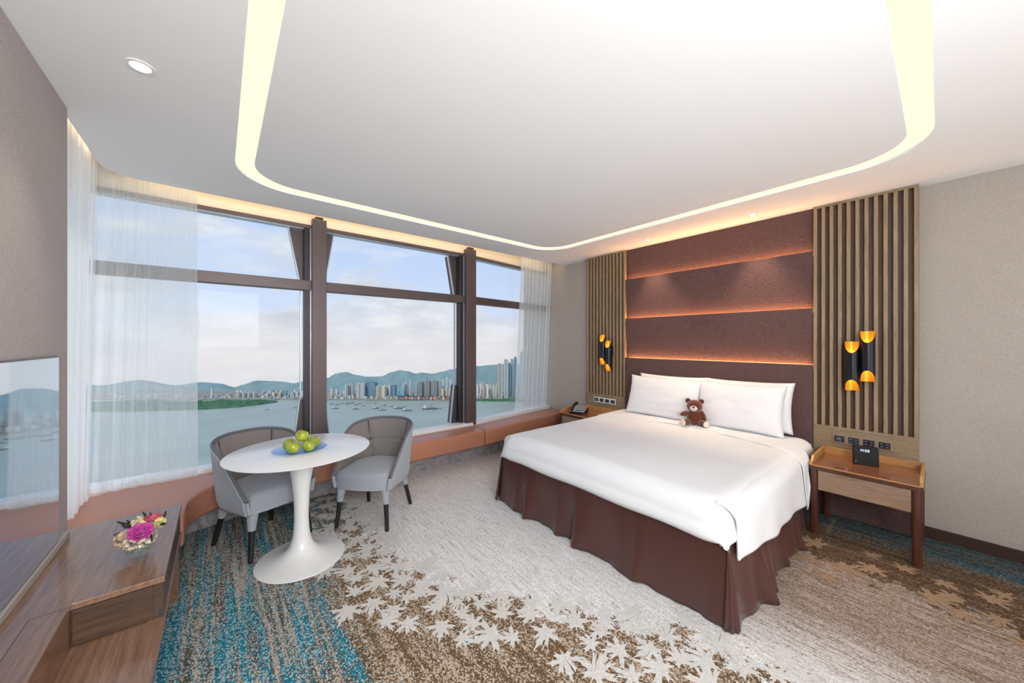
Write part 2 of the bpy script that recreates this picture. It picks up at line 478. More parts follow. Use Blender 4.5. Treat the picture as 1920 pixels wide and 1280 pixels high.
# light field: brown carpet stripes, plus the bed's shadow put into the colour
brn = b.math('MULTIPLY', b.math('SUBTRACT', X_, 1.95), 1.6, clamp=True)
brn2 = b.math('MULTIPLY', brn, b.math('MULTIPLY', b.math('SUBTRACT', 3.2, Y_), 1.2, clamp=True))
f2 = b.math('LESS_THAN', b.math('ADD', b.math('MULTIPLY', s3, .8), b.math('MULTIPLY', r2, .35)), b.math('ADD', b.math('MULTIPLY', brn2, .24), .30))
light_c = b.mix(b.math('MULTIPLY', f2, .85), light_t, b.mix(r3, lin((140, 112, 92)), lin((160, 128, 106))))
light_c = b.mix(b.math('MULTIPLY', brn2, .75), light_c, b.mix(b.math('MULTIPLY', b.math('SUBTRACT', b.math('ADD', b.math('MULTIPLY', s3, .7), b.math('MULTIPLY', r1, .35)), .40), 4.0, clamp=True), lin((98, 75, 58)), lin((156, 130, 108))))
# brown field: dark brown tufts with cream ones, mixed by stripes
kb = b.math('LESS_THAN', r1, b.math('MULTIPLY', b.math('SUBTRACT', b.math('ADD', b.math('MULTIPLY', s4, .6), b.math('MULTIPLY', s2, .5)), .36), 2.3))
brown_c = b.mix(kb, b.mix(r2, lin((92, 72, 50)), lin((120, 97, 72))), b.mix(r3, lin((160, 140, 120)), lin((202, 188, 172))))
rb = b.math('MULTIPLY', darkR, .85)
brown_c = b.mix(b.math('MULTIPLY', rb, .88), brown_c, b.mix(r2, lin((56, 38, 24)), lin((88, 64, 42))))
tdark = b.math('MULTIPLY', trr, .8)
# teal field
ts = b.math('MULTIPLY', b.math('SUBTRACT', b.math('ADD', b.math('MULTIPLY', s1, .45), b.math('ADD', b.math('MULTIPLY', s4, .5), b.math('MULTIPLY', s2, .3))), .612), 12.0, clamp=True)
kt = b.math('LESS_THAN', r1, b.math('ADD', b.math('MULTIPLY', ts, .80), .10))
tealc = b.mix(r2, lin((26, 96, 118)), lin((48, 138, 160)))
tealc = b.mix(b.math('GREATER_THAN', r3, .74), tealc, lin((150, 190, 198)))
mixc = b.mix(b.math('GREATER_THAN', r2, b.math('SUBTRACT', b.math('MULTIPLY', b.math('SUBTRACT', s2, .32), 2.6), .05)), b.mix(r3, lin((66, 60, 54)), lin((100, 88, 74))), b.mix(r3, lin((136, 132, 124)), lin((196, 190, 180))))
teal_c = b.mix(kt, mixc, tealc)
teal_c = b.mix(b.math('MULTIPLY', trr, .75), teal_c, b.mix(r1, lin((42, 36, 30)), lin((36, 58, 66))))
dk = b.mix(b.math('LESS_THAN', r3, teal), brown_c, teal_c)
col = b.mix(b.math('GREATER_THAN', dark, b.math('MULTIPLY', b.math('ADD', r2, .2), .8)), light_c, dk)
M['carpet'] = b.done(principled(b, col, .95, 0, tv.outputs['Distance'], .6, .004, .1))
b = N('carpet_leaf')
P2 = b.n('NewGeometry').outputs['Position']
tv = b.n('TexVoronoi'); tv.inputs['Scale'].default_value = 150; b.link(P2, tv.inputs['Vector'])
tc = b.n('SeparateColor'); b.link(tv.outputs['Color'], tc.inputs[0])
spx = b.n('SeparateXYZ'); b.link(P2, spx.inputs[0])
warm = b.math('MULTIPLY', b.math('SUBTRACT', spx.outputs[0], 2.6), 4.0, clamp=True)
lc = b.mix(tc.outputs[0], lin((200, 197, 191)), lin((218, 216, 211)))
lc = b.mix(warm, lc, lin((158, 132, 106)))
M['leaf'] = b.done(principled(b, lc, .95, 0, tv.outputs['Distance'], .5, .004, .1))
mb = MB()
mb.add([(-1.3, YB, 0), (XR + .05, YB, 0), (XR + .05, 4.6, 0), (-1.3, 4.6, 0)], [(0, 1, 2, 3)])
mb.add([(-1.3, YB, -.1), (XR + .05, YB, -.1), (XR + .05, 4.6, -.1), (-1.3, 4.6, -.1)], [(3, 2, 1, 0)])
LEAF = [(0, -.42), (.03, -.14), (.14, -.17), (.34, -.34), (.28, -.19), (.42, -.17), (.27, -.06), (.30, .02), (.50, .02), (.78, .13), (.55, .17), (.62, .28), (.44, .22), (.24, .19), (.32, .36), (.48, .62), (.30, .50), (.26, .60), (.16, .36), (.12, .42), (.16, .62), (.07, .66), (0, 1.0)]
LEAF = LEAF + [(-x, y) for x, y in LEAF[-2:0:-1]]
def xb_at(y):
    st_ = [(-1, 1.95), (.5, 1.86), (.8, 1.76), (1.1, 1.60), (1.5, 1.28), (1.8, 1.04), (2.1, .90), (2.6, .84), (4, .86)]
    for (a, c), (d, e) in zip(st_, st_[1:]):
        if y <= d: return c + (e - c) * (y - a) / (d - a)
    return .86
lz = [0.0006]
def leaf(x, y, s, rot):
    lz[0] += .000012
    c, sn = math.cos(rot), math.sin(rot)
    w = random.uniform(.7, 1.0)
    pts = []
    for px, py in LEAF:
        px *= w * s * random.uniform(.9, 1.1); py *= s * random.uniform(.95, 1.05)
        pts.append((x + px * c - py * sn, y + px * sn + py * c, lz[0]))
    mid = (x, y + 0, lz[0])
    mb.add([mid] + pts, [(0, i + 1, (i + 1) % len(pts) + 1) for i in range(len(pts))], 1)
LPT = []
def try_leaf(x, y, sz, gapf):
    for a, c, d in LPT:
        if math.hypot(a - x, c - y) < (d + sz) * gapf: return
    LPT.append((x, y, sz)); leaf(x, y, sz, random.uniform(0, 2 * PI))
for k in range(1600):
    y = random.uniform(-.6, 3.75); dx = random.triangular(-.36, .22, -.04)
    try_leaf(xb_at(y) + dx, y, random.uniform(.095, .18), .40 if dx < -.1 else .36)
for k in range(420):
    y = random.uniform(-1.2, 3.4)
    try_leaf(3.12 + random.triangular(-.16, .48, .1), y, random.uniform(.10, .18), .46)
floor = mb.build('floor', [M['carpet'], M['leaf']]); struct(floor, 'patterned carpet with maple leaf border')

# ---- walls
mb = MB(); mb.box((XL - .42, YB, -.05), (XL, WALL_END, CZ + .1))
o = mb.build('wall_left', M['wall_taupe'], bevel=.004); struct(o, 'taupe textured wall with the television')
mb = MB(); mb.box((XR, YB, -.05), (XR + .15, 4.75, CZ + .14))
o = mb.build('wall_right', M['wall_beige']); struct(o, 'beige textured wall behind the bed')
mb = MB(); mb.box((-1.3, YB - .15, -.05), (XR + .15, YB, CZ + .14))
o = mb.build('wall_back', M['wall_beige']); struct(o, 'wall behind the viewer')
mb = MB(); mb.box((XR - .014, YB, 0), (XR, .10, .085))
struct(mb.build('baseboard_right', M['baseboard'], bevel=.003))
mb = MB(); mb.box((XL, YB, 0), (XL + .014, -1.0, .085))
struct(mb.build('baseboard_left', M['baseboard'], bevel=.003))

# under-window wall and stone plinth
gy = 3.90
mb = MB(); mb.add([], [])
mb.prism([(-1.2, 3.99), (2.55, 3.99), (4.19, 3.99 + .23), (4.19, 4.40), (2.55, 4.12), (-1.2, 4.12)], -.05, .42)
mb.prism([(-1.2, 2.5), (-.93, 2.5), (-.93, 4.0), (-1.2, 4.0)], -.05, .42)
struct(mb.build('wall_window', M['white_paint']), 'low wall under the windows')
mb = MB(); mb.prism([(.1, 3.837), (4.14, 3.837), (4.14, 3.87), (.1, 3.87)], 0, .235)
mb.prism([(-.40, 2.95), (-.36, 2.95), (-.36, 3.5), (-.25, 3.72), (.1, 3.837), (.1, 3.87), (-.27, 3.75), (-.40, 3.52)], 0, .235)
struct(mb.build('trim_1', M['stone'], bevel=.002), 'grey marble plinth under the window seat')
# fascia above the window
mb = MB(); mb.prism([(-1.2, 3.985), (2.55, 3.985), (4.19, 4.215), (4.19, 4.40), (2.55, 4.12), (-1.2, 4.12)], 2.635, CZ + .14)
mb.box((-1.2, 2.5, 2.635), (-.93, 4.0, CZ + .14))
struct(mb.build('trim_2', M['cream_paint']), 'cream fascia above the windows')

# ---- windows: three panes on the sea side, one on the left behind the sheer
def wl(x, off=0):   # y of the frame line at x
    return 3.93 + off + seg3(x)
def bar(mb, x0, x1, z0, z1, y0, y1, mi=0):
    """a horizontal bar following the window line"""
    xs = [x0] + ([2.52] if x0 < 2.52 < x1 else []) + [x1]
    for a, c in zip(xs, xs[1:]):
        mb.prism([(a, y0 + seg3(a)), (c, y0 + seg3(c)), (c, y1 + seg3(c)), (a, y1 + seg3(a))], z0, z1, mi)
spans = [(-.86, .75), (.75, 2.51), (2.51, 4.18)]
for k, (a, c) in enumerate(spans):
    t = thing('window_%d' % (k + 1), ((a + c) / 2, wl((a + c) / 2), .44), ['large left window pane beside the sheer curtain', 'large middle window pane behind the dining table', 'right window pane near the bed'][k], None)
    if 'category' in t: del t['category']
    t['kind'] = 'structure'
    mb = MB(); bar(mb, a, c, .44, 2.63, 3.995, 4.005); mb.build('glass', M['glass'], t)
    mb = MB(); bar(mb, a, c, 2.607, 2.64, 3.93, 4.04); mb.build('head_rail', M['bronze'], t, bevel=.003)
    mb = MB(); bar(mb, a, c, 2.60, 2.607, 3.96, 4.04); mb.build('inner_bead', M['light_metal'], t)
    mb = MB(); bar(mb, a + .05, c - .03, 2.0, 2.095, 3.925, 4.03); mb.build('transom', M['bronze'], t, bevel=.004)
    mb = MB(); bar(mb, a, c, .40, .452, 3.86, 4.0); mb.build('window_sill', M['sill_white'], t, bevel=.004)
t = thing('window_4', (-.93, 3.4, .44), 'narrow side window behind the gathered sheer curtain', None); t['kind'] = 'structure'
mb = MB(); mb.box((-.965, 2.6, .44), (-.955, 3.93, 2.63)); mb.build('glass', M['glass'], t)
mb = MB(); mb.box((-.98, 2.6, 2.6), (-.92, 3.93, 2.64)); mb.build('head_rail', M['bronze'], t)
mb = MB(); mb.box((-.98, 2.6, .40), (-.90, 3.95, .452)); mb.build('window_sill', M['sill_white'], t)
mb = MB(); mb.box((-.98, 3.93, .42), (-.90, 4.03, 2.64)); mb.build('corner_frame', M['light_metal'], t)

# posts with flaring gusset fins
def post(x0, x1, label, name):
    t = thing(name, ((x0 + x1) / 2, 3.9, .42), label, None); t['kind'] = 'structure'
    y0 = 3.862
    mb = MB(); mb.box((x0, y0, .42), (x1, y0 + .07, 2.69)); mb.build('front_cover', M['bronze'], t, bevel=.003)
    mb = MB(); mb.box((x0 + .03, y0 + .01, 2.69), (x1 - .03, y0 + .05, 2.715)); mb.build('top_bracket', M['bronze_dark'], t)
    mb = MB(); mb.box((x0 - .055, y0 + .075, .42), (x1 + .004, y0 + .17, 2.62)); mb.build('inner_frame', M['bronze_dark'], t, bevel=.003)
    mb = MB(); mb.box((x0 - .008, y0 + .068, .42), (x0 + .0, y0 + .076, 2.62)); mb.build('edge_strip', M['light_metal'], t)
    # fins, outside of the frame
    xm0, xm1 = x0 - .07, x1 + .006
    yy = 4.03
    for sgn, xa in ((-1, xm0), (1, xm1)):
        w = .10 if sgn < 0 else .088
        for z0, z1, up in ((2.09, 2.60, True), (.44, .93, False)):
            ww = w if up else w * .62
            if up: poly = [(xa, yy, z0), (xa + sgn * .008, yy, z0), (xa + sgn * ww, yy, z1), (xa, yy, z1)]
            else: poly = [(xa, yy, z0), (xa + sgn * ww, yy, z0), (xa + sgn * .008, yy, z1), (xa, yy, z1)]
            mb = MB(); mb.extr(poly, (0, .10, 0)); mb.extr([(xa - sgn * .06, yy, z0), (xa, yy, z0), (xa, yy, z1), (xa - sgn * .06, yy, z1)], (0, .10, 0))
            mb.build('gusset', M['bronze'], t)
            p0, p1 = (Vector(poly[1]), Vector(poly[2]))
            mb = MB(); d = Vector((sgn * .010, 0, 0)); mb.extr([p0, p0 + d, p1 + d, p1], (0, .03, 0)); mb.build('gasket', M['light_metal'], t)
        if sgn < 0:
            mb = MB(); mb.box((xa - .010, yy, .93), (xa, yy + .03, 2.0)); mb.build('gasket', M['light_metal'], t)
post(.690, .815, 'bronze window post behind the table', 'pillar_1')
post(2.438, 2.582, 'bronze window post at the bend of the windows', 'pillar_2')

# warm LED strip tucked behind the ceiling edge
t = thing('pocket_light_strip', (1.7, 3.83, 2.80), 'warm light strip hidden in the curtain pocket of the ceiling', 'light strip')
mb = MB(); mb.box((-.5, 3.795, 2.785), (4.1, 3.807, 2.80)); mb.box((-.645, 2.88, 2.785), (-.635, 3.6, 2.80)); mb.build('led_strip', M['led_warm'], t)

# ---- sheer curtains
def path_len(pts):
    d = [0]
    for a, c in zip(pts, pts[1:]): d.append(d[-1] + math.hypot(c[0] - a[0], c[1] - a[1]))
    return d
def along(pts, d, s):
    s *= d[-1]
    for i in range(len(d) - 1):
        if s <= d[i + 1] + 1e-9:
            t_ = (s - d[i]) / max(d[i + 1] - d[i], 1e-9)
            a, c = pts[i], pts[i + 1]; L = max(d[i + 1] - d[i], 1e-9)
            return (a[0] + (c[0] - a[0]) * t_, a[1] + (c[1] - a[1]) * t_, (c[1] - a[1]) / L, -(c[0] - a[0]) / L)
    a, c = pts[-2], pts[-1]; L = d[-1] - d[-2]
    return (c[0], c[1], (c[1] - a[1]) / L, -(c[0] - a[0]) / L)
def curtain(top, bot, z0, z1, lam, amp, mat, name, label, seed, n=260):
    dt, db = path_len(top), path_len(bot)
    L = db[-1]
    def fn(u, v):
        a = along(top, dt, u); c = along(bot, db, u)
        s = u * L
        ph = s / lam * 2 * PI + 1.6 * math.sin(s * 5.3 + seed) + .9 * math.sin(s * 13.1 + seed * 2)
        am = amp * (.55 + .45 * math.sin(s * 3.7 + seed * 3)) * (.55 + .45 * (1 - v))
        w = math.sin(ph) * am + .25 * am * math.sin(ph * 2.3 + v * 1.5)
        x = c[0] + (a[0] - c[0]) * v + c[2] * w; y = c[1] + (a[1] - c[1]) * v + c[3] * w
        return (x, y, z0 + (z1 - z0) * v)
    mb = MB(); mb.grid(fn, n, 14)
    o = mb.build(name, mat, smooth=True, angle=180); tag(o, label, 'curtain'); return o
curtain([(-.655, 2.885), (-.665, 3.3), (-.675, 3.62), (-.66, 3.76)], [(-.70, 2.885), (-.712, 3.42), (-.715, 3.62), (-.69, 3.72)], .425, 2.83, .085, .022, M['sheer_dense'],
        'sheer_curtain', 'gathered white sheer curtain beside the end of the taupe wall', 2.0, 300)
curtain([(-.67, 3.86), (-.60, 3.875), (-.45, 3.87), (-.142, 3.865)], [(-.70, 3.73), (-.63, 3.775), (-.46, 3.785), (-.135, 3.775)], .425, 2.83, .10, .018, M['sheer'],
        'sheer_curtain', 'white sheer curtain over the left window pane, above the tan window seat', 5.0, 300)
curtain([(3.40, 3.90), (3.7, 3.94), (3.95, 3.98), (4.14, 4.0)], [(3.37, 4.03), (3.7, 4.06), (3.9, 4.09), (4.10, 4.12)], .425, 2.83, .085, .024, M['sheer'],
        'sheer_curtain', 'white sheer curtain in the corner between right window pane and bed wall', 8.0, 300)

# ---- window seat, three sections
BT, BB, BF = .42, .232, 3.537
arc = []
for i in range(13):
    a = PI / 2 * i / 12
    arc.append((.16 - .33 * math.sin(a), BF - .36 + .36 * math.cos(a) + 0))
left_poly = [(.853, 3.857), (.853, BF), (.30, BF)] + arc + [(-.17, 2.965), (-.9, 2.965), (-.9, 3.857)]
def seat(poly, label):
    mb = MB(); mb.prism(poly, BB, BT)
    o = mb.build('window_seat', M['leather'], bevel=.022, bseg=4, smooth=True, angle=50)
    return tag(o, label, 'window seat', 'tan window seat sections')
seat(left_poly, 'tan leather window seat section curving round the left corner behind the cabinet')
seat([(.861, 3.857), (.861, BF), (2.50, BF), (2.50, 3.857)], 'straight tan leather window seat section in the middle, behind the right chair')
seat([(2.51, 3.857), (2.51, BF), (4.14, BF + .14), (4.14, 4.18 - .12), (2.55, 3.86)], 'tan leather window seat section at the right end, beside the bed')

# ================================================================ HEADBOARD WALL
t = thing('upholstered_headboard', (4.12, 1.69, .3), 'dark brown ribbed wall-height headboard with three glowing horizontal gaps', 'headboard')
hy0, hy1 = .732, 2.638
zs = [.12, 1.29, 1.80, 2.31, 2.699]
for i in range(4):
    z0, z1 = zs[i] + (.003 if i else 0), zs[i + 1]
    xb0 = 4.158 if i else 4.10      # lower edge set back, top edge forward
    xt = 4.10
    xt2 = 4.135 if i == 3 else xt
    mb = MB()
    gap = .022 if i < 3 else 0
    poly = [(xb0, hy0, z0), (xt2, hy0, z1), (4.112, hy0, z1), (4.112, hy0, z1 - .04), (4.185, hy0, z1 - .04), (4.185, hy0, z0)] if i < 3 else [(xb0, hy0, z0), (xt2, hy0, z1), (4.185, hy0, z1), (4.185, hy0, z0)]
    mb.extr(poly, (0, hy1 - hy0, 0)); mb.build('padded_panel', M['headboard'], t, bevel=.004)
    if i < 3:
        mb = MB(); mb.box((4.122, hy0 + .02, z1 - .038), (4.142, hy1 - .02, z1 - .031)); mb.build('led_strip', M['led_orange'], t)
# side frames
def slat_panel(y0, y1, label, sgn):
    t = thing('slatted_wall_panel', (4.1, (y0 + y1) / 2, .08), label, 'wall panel', 'slatted oak panels either side of the headboard')
    mb = MB(); mb.box((4.14, y0, .74), (4.188, y1, 2.699)); mb.build('backing', M['oak_dark_back'], t)
    nn = 12; pitch = (y1 - y0 - .024) / (nn - 1)
    for k in range(nn):
        ya = y0 + k * pitch
        mb = MB(); mb.box((4.10, ya, .765), (4.142, ya + .024, 2.68)); mb.build('slat', M['oak_slat'], t, bevel=.0015, bseg=1)
    mb = MB(); mb.box((4.098, y0, 2.68), (4.142, y1, 2.699)); mb.build('top_rail', M['oak_board'], t)
    mb = MB(); mb.box((4.096, y0, .745), (4.142, y1, .765)); mb.build('ledge', M['oak_board'], t, bevel=.002)
    mb = MB(); mb.box((4.10, y0, .50), (4.188, y1, .745)); mb.build('lower_board', M['oak_board'], t, bevel=.001)
    mb = MB(); mb.box((4.12, y0, .0), (4.188, y1, .50)); mb.build('base_panel', M['headboard'], t)
slat_panel(.108, .728, 'vertical oak slat panel at the right of the headboard, above the uncovered nightstand', 1)
slat_panel(2.642, 3.262, 'vertical oak slat panel at the left of the headboard, above the telephone', -1)

def switches(y0, y1, z0, z1, frame, label):
    t = thing('switch_plate', (4.1, (y0 + y1) / 2, z0), label, 'switch', 'four-gang switch plates')
    mb = MB(); mb.box((4.090, y0, z0), (4.0995, y1, z1)); mb.build('plate', frame, t, bevel=.003)
    w = (y1 - y0) / 4
    for k in range(4):
        a = y0 + k * w + w * .14; c = y0 + (k + 1) * w - w * .14
        zz0 = z0 + (z1 - z0) * .18; zz1 = z1 - (z1 - z0) * .18
        mb = MB(); mb.box((4.086, a, zz0), (4.091, c, zz1)); f = mb.build('switch', M['switch_face'], t, bevel=.001)
        m2 = MB(); ym = (a + c) / 2; zm = (zz0 + zz1) / 2
        if k == 3:
            m2.box((4.0852, ym - .013, zm - .011), (4.0862, ym + .013, zm - .009)); m2.box((4.0852, ym - .013, zm + .009), (4.0862, ym + .013, zm + .011))
            m2.box((4.0852, ym - .013, zm - .011), (4.0862, ym - .011, zm + .011)); m2.box((4.0852, ym + .011, zm - .011), (4.0862, ym + .013, zm + .011))
            m2.box((4.0852, ym - .003, zm - .004), (4.0862, ym + .003, zm + .004))
        else:
            for r in (-1, 1):
                for q in (-1, 1):
                    m2.box((4.0852, ym + q * .016 - .007, zm + r * .011 - .0015), (4.0862, ym + q * .016 + .007, zm + r * .011 + .0015))
        m2.build('marking', M['switch_mark'], f)
switches(.243, .600, .628, .708, M['light_metal'] if False else m_plain('plate_bronze', lin((150, 134, 114)), .4, .3), 'bronze-framed plate of four dark switches above the right nightstand')
switches(2.776, 3.136, .650, .722, M['sill_white'], 'white-framed plate of four dark switches above the telephone')

# ---- wall sconces
def sconce(y1, z1a, z1b, y2, z2a, z2b, label):
    t = thing('wall_sconce', (4.1, (y1 + y2) / 2, min(z1a, z2a)), label, 'wall lamp', 'black and gold tube sconces')
    mb = MB(); mb.box((4.06, min(y1, y2) - .015, (z1a + z1b) / 2 - .08), (4.10, max(y1, y2) + .015, (z1a + z1b) / 2 + .05)); mb.build('bracket', M['sconce_black'], t)
    for yc, za, zb in ((y1, z1a, z1b), (y2, z2a, z2b)):
        R_ = .043; cx = 4.015; cut = .092; n_ = 40
        def top(a, r):   # slanted cut: front low, back high
            fz = (1 + math.cos(a)) / 2      # a=0 faces the room (-x)
            return fz
        def ring(r, front_a, kind, end):
            out = []
            for i in range(n_):
                a = 2 * PI * i / n_
                e = cut * max(0, math.cos(a)) ** .75
                z = zb - e if end else za + e
                out.append((cx - r * math.cos(a), yc + r * math.sin(a), z))
            return out
        ro = [ring(R_, 0, 0, False), ring(R_, 0, 0, True)]; ri = [ring(R_ - .003, 0, 0, False), ring(R_ - .003, 0, 0, True)]
        def shell(r0, r1, flip, nm, mat, par):
            mb = MB(); v = r0 + r1; f = []
            for i in range(n_):
                j = (i + 1) % n_
                q = (i, j, n_ + j, n_ + i); f.append(q[::-1] if flip else q)
            mb.add(v, f); return mb.build(nm, mat, par, smooth=True, angle=60)
        tb = shell(ro[0], ro[1], False, 'tube', M['sconce_black'], t)
        shell(ri[0], ri[1], True, 'gold_lining', M['gold'], tb)
        for e in (0, 1):
            mb = MB(); v = ro[e] + ri[e]
            mb.add(v, [(i, (i + 1) % n_, n_ + (i + 1) % n_, n_ + i) for i in range(n_)])
            mb.build('rim', M['gold'], tb)
            mb = MB(); mb.lathe([(0.001, -.004), (.028, -.004), (.028, .004), (.001, .004)], (cx, yc, (zb - cut - .02) if e else (za + cut + .02)), 16)
            mb.build('bulb', M['bulb'], tb)
sconce(.375, 1.175, 1.583, .466, 1.095, 1.500, 'black twin-tube sconce with gold openings above the clock nightstand')
sconce(2.925, 1.185, 1.590, 2.835, 1.105, 1.510, 'black twin-tube sconce with gold openings above the telephone')

# ---- nightstands
def nightstand(y0, y1, label):
    t = thing('nightstand', (3.83, (y0 + y1) / 2, 0), label, 'nightstand', 'nightstands either side of the bed')
    x0, x1 = 3.575, 4.085
    mb = MB(); mb.box((x0 + .012, y0 + .05, .352), (x1, y1 - .05, .50)); mb.build('carcass', M['oak_board'], t)
    mb = MB(); mb.box((x0 + .004, y0 + .052, .352), (x0 + .014, y1 - .052, .502)); mb.build('drawer', M['drawer_wood'], t, bevel=.0015)
    for ya in (y0, y1 - .05):
        for xa in (x0, x1 - .05):
            mb = MB(); mb.prism(rrect(xa, ya, xa + .05, ya + .05, .02, 5), 0, .508); mb.build('leg', M['red_wood'], t, smooth=True)
    mb = MB(); mb.prism(rrect(x0 - .006, y0 - .006, x1 + .006, y1 + .006, .03, 5), .506, .530); mb.build('top_edge', M['red_wood'], t, smooth=True, angle=50)
    mb = MB(); mb.box((x0 + .016, y0 + .016, .529), (x1 - .012, y1 - .016, .5335)); mb.build('tray_surface', M['tray_top'], t)
    mb = MB()
    mb.box((x1 - .014, y0 + .0, .53), (x1 + .004, y1, .588))
    for ya, yb in ((y0 - .004, y0 + .014), (y1 - .014, y1 + .004)):
        mb.extr([(x0 + .10, ya, .588), (x1, ya, .588), (x1, ya, .53), (x0 + .0, ya, .53), (x0 + .0, ya, .540), (x0 + .05, ya, .552)], (0, yb - ya, 0))
    mb.box((x0, y0, .53), (x0 + .012, y1, .538))
    mb.build('gallery_rim', M['tray_wood'], t, bevel=.002)
nightstand(.078, .660, 'oak and red wood nightstand with raised tray rim, at the right of the bed')
nightstand(2.74, 3.32, 'nightstand between bed and window seat, mostly hidden, holding the telephone')

# clock
t = thing('alarm_clock', (3.90, .375, .534), 'black square digital clock reading 14:59 on the nightstand', 'clock')
rc = math.radians(-16)
def rotz(p, c, a): 
    dx, dy = p[0] - c[0], p[1] - c[1]
    return (c[0] + dx * math.cos(a) - dy * math.sin(a), c[1] + dx * math.sin(a) + dy * math.cos(a), p[2])
def rb(mb, a, c_, cen, ang, tilt=0):
    m2 = MB(); m2.box(a, c_)
    vs = []
    for q in m2.v:
        q = (q.x + (q.z - cen[2]) * tilt, q.y, q.z)
        vs.append(rotz(q, cen, ang))
    mb.add(vs, m2.f)
cc = (3.90, .375, .534)
mb = MB(); rb(mb, (3.885, .303, .534), (3.935, .447, .672), cc, math.radians(14), .12); mb.build('case', M['case_black'], t, bevel=.004)
segs = {'1': 'bc', '4': 'bcfg', '5': 'acdfg', '9': 'abcdfg'}
mb = MB()
def digit(ch, y, z, h, w, th):
    for s_ in segs[ch]:
        r_ = {'a': (y, y - w, z + h, z + h - th), 'g': (y, y - w, z + h / 2 + th / 2, z + h / 2 - th / 2), 'd': (y, y - w, z + th, z),
              'b': (y - w + th, y - w, z + h, z + h / 2), 'c': (y - w + th, y - w, z + h / 2, z), 'f': (y, y - th, z + h, z + h / 2), 'e': (y, y - th, z + h / 2, z)}[s_]
        rb(mb, (3.8835, r_[1], r_[3]), (3.8848, r_[0], r_[2]), cc, math.radians(14), .12)
digit('1', .412, .636, .018, .009, .0022); digit('4', .399, .636, .018, .010, .0022); digit('5', .380, .636, .018, .010, .0022); digit('9', .366, .636, .018, .010, .0022)
rb(mb, (3.8835, .3845, .640), (3.8848, .3865, .6425), cc, math.radians(14), .12); rb(mb, (3.8835, .3845, .646), (3.8848, .3865, .6485), cc, math.radians(14), .12)
mb.build('digits', M['display'], t)
mb = MB(); rb(mb, (3.8835, .430, .556), (3.8848, .436, .562), cc, math.radians(14), .12); mb.build('button', M['switch_mark'], t)

# telephone
t = thing('telephone', (3.75, 3.12, .534), 'black and silver desk telephone on the far nightstand', 'telephone', rz=math.radians(20))
def L(name, mb, mat, par, **k): return mb.build(name, mat, par, local=True, **k)
mb = MB(); mb.extr([(-.10, -.10, 0), (.10, -.10, 0), (.10, -.10, .085), (-.10, -.10, .03)], (0, .20, 0)); L('base', mb, M['black'], t, bevel=.006)
def wedge(y0, y1, x0, x1, h, lift=.001):
    z = lambda x: .03 + (x + .10) / .2 * .055 + lift
    m = MB(); m.extr([(x0, y0, z(x0)), (x1, y0, z(x1)), (x1, y0, z(x1) + h), (x0, y0, z(x0) + h)], (0, y1 - y0, 0)); return m
L('silver_face', wedge(-.098, .098, -.098, .095, .006), M['silver'], t, bevel=.002)
L('keypad_panel', wedge(-.085, .020, -.085, .085, .010), M['dark_grey'], t)
m = MB()
for i in range(5):
    for j in range(4):
        q = wedge(-.075 + j * .024, -.060 + j * .024, -.070 + i * .030, -.052 + i * .030, .014); m.add(q.v, q.f)
L('keys', m, M['silver'], t)
m = MB(); hz = lambda x: .045 + (x + .10) / .2 * .055
m.tube([(-.105, .065, hz(-.105)), (-.08, .065, hz(-.08) + .022), (0, .065, hz(0) + .034), (.08, .065, hz(.08) + .022), (.105, .065, hz(.105))], [.02, .024, .015, .024, .02], 12)
L('handset', m, M['black'], t, smooth=True)

# ================================================================ BED
t = thing('bed', (3.05, 1.685, 0), 'large double bed base with brown satin valance under the white duvet', 'bed')
bx0, bx1, by0, by1 = 2.06, 4.08, .745, 2.625
mb = MB(); mb.box((bx0 + .03, by0 + .03, .04), (bx1, by1 - .03, .36)); mb.build('box_base', M['baseboard'], t)
mb = MB(); mb.box((bx0 + .05, by0 + .02, .36), (bx1, by1 - .02, .575)); mb.build('mattress', M['linen2'], t, bevel=.05, bseg=5, smooth=True, angle=50)
def skirt(p0, p1, nrm, seed, top=.425):
    Lk = math.dist(p0, p1); n_ = int(Lk / .012)
    folds = [(random.Random(seed + k).uniform(.03, .97), random.Random(seed * 3 + k).uniform(.02, .07), random.Random(seed * 5 + k).uniform(-.5, 1)) for k in range(int(Lk * 9))]
    def fn(u, v):
        s = u * Lk
        w = .008 * math.sin(s * 9 + seed) + .006 * math.sin(s * 23 + seed * 2 + v * 2)
        for c, wd, am in folds:
            d = (u - c - (1 - v) * .01 * am) * Lk / wd
            w += .046 * am * math.exp(-d * d) * (1 - v) ** .6
        flare = (1 - v) * .05
        k = (flare + w * (1.15 - v) + .0)
        zb_ = .006 + .004 * math.sin(s * 31)
        return (p0[0] + (p1[0] - p0[0]) * u + nrm[0] * k, p0[1] + (p1[1] - p0[1]) * u + nrm[1] * k, zb_ + (top - zb_) * v)
    mb = MB(); mb.grid(fn, n_, 16); return mb.build('valance', M['satin'], t, smooth=True, angle=180, solid=.004)
skirt((2.075, 2.655), (2.075, .715), (-1, 0), 11)
skirt((2.07, .715), (3.56, .715), (0, -1), 4)
skirt((3.56, 2.655), (2.07, 2.655), (0, 1), 6)
# corner pleats
for cx, cy, sx, sy in ((2.07, .715, -1, -1), (2.07, 2.655, -1, 1)):
    def fn(u, v):
        a = PI / 2 * u
        k = (1 - v) * .055 + .004 + .006 * math.sin(u * 19) * (1 - v)
        return (cx + sx * k * math.cos(a), cy + sy * k * math.sin(a), .008 + .415 * v)
    mb = MB(); mb.grid(fn, 14, 10); mb.build('valance_corner', M['satin'], t, smooth=True, angle=180, solid=.004)

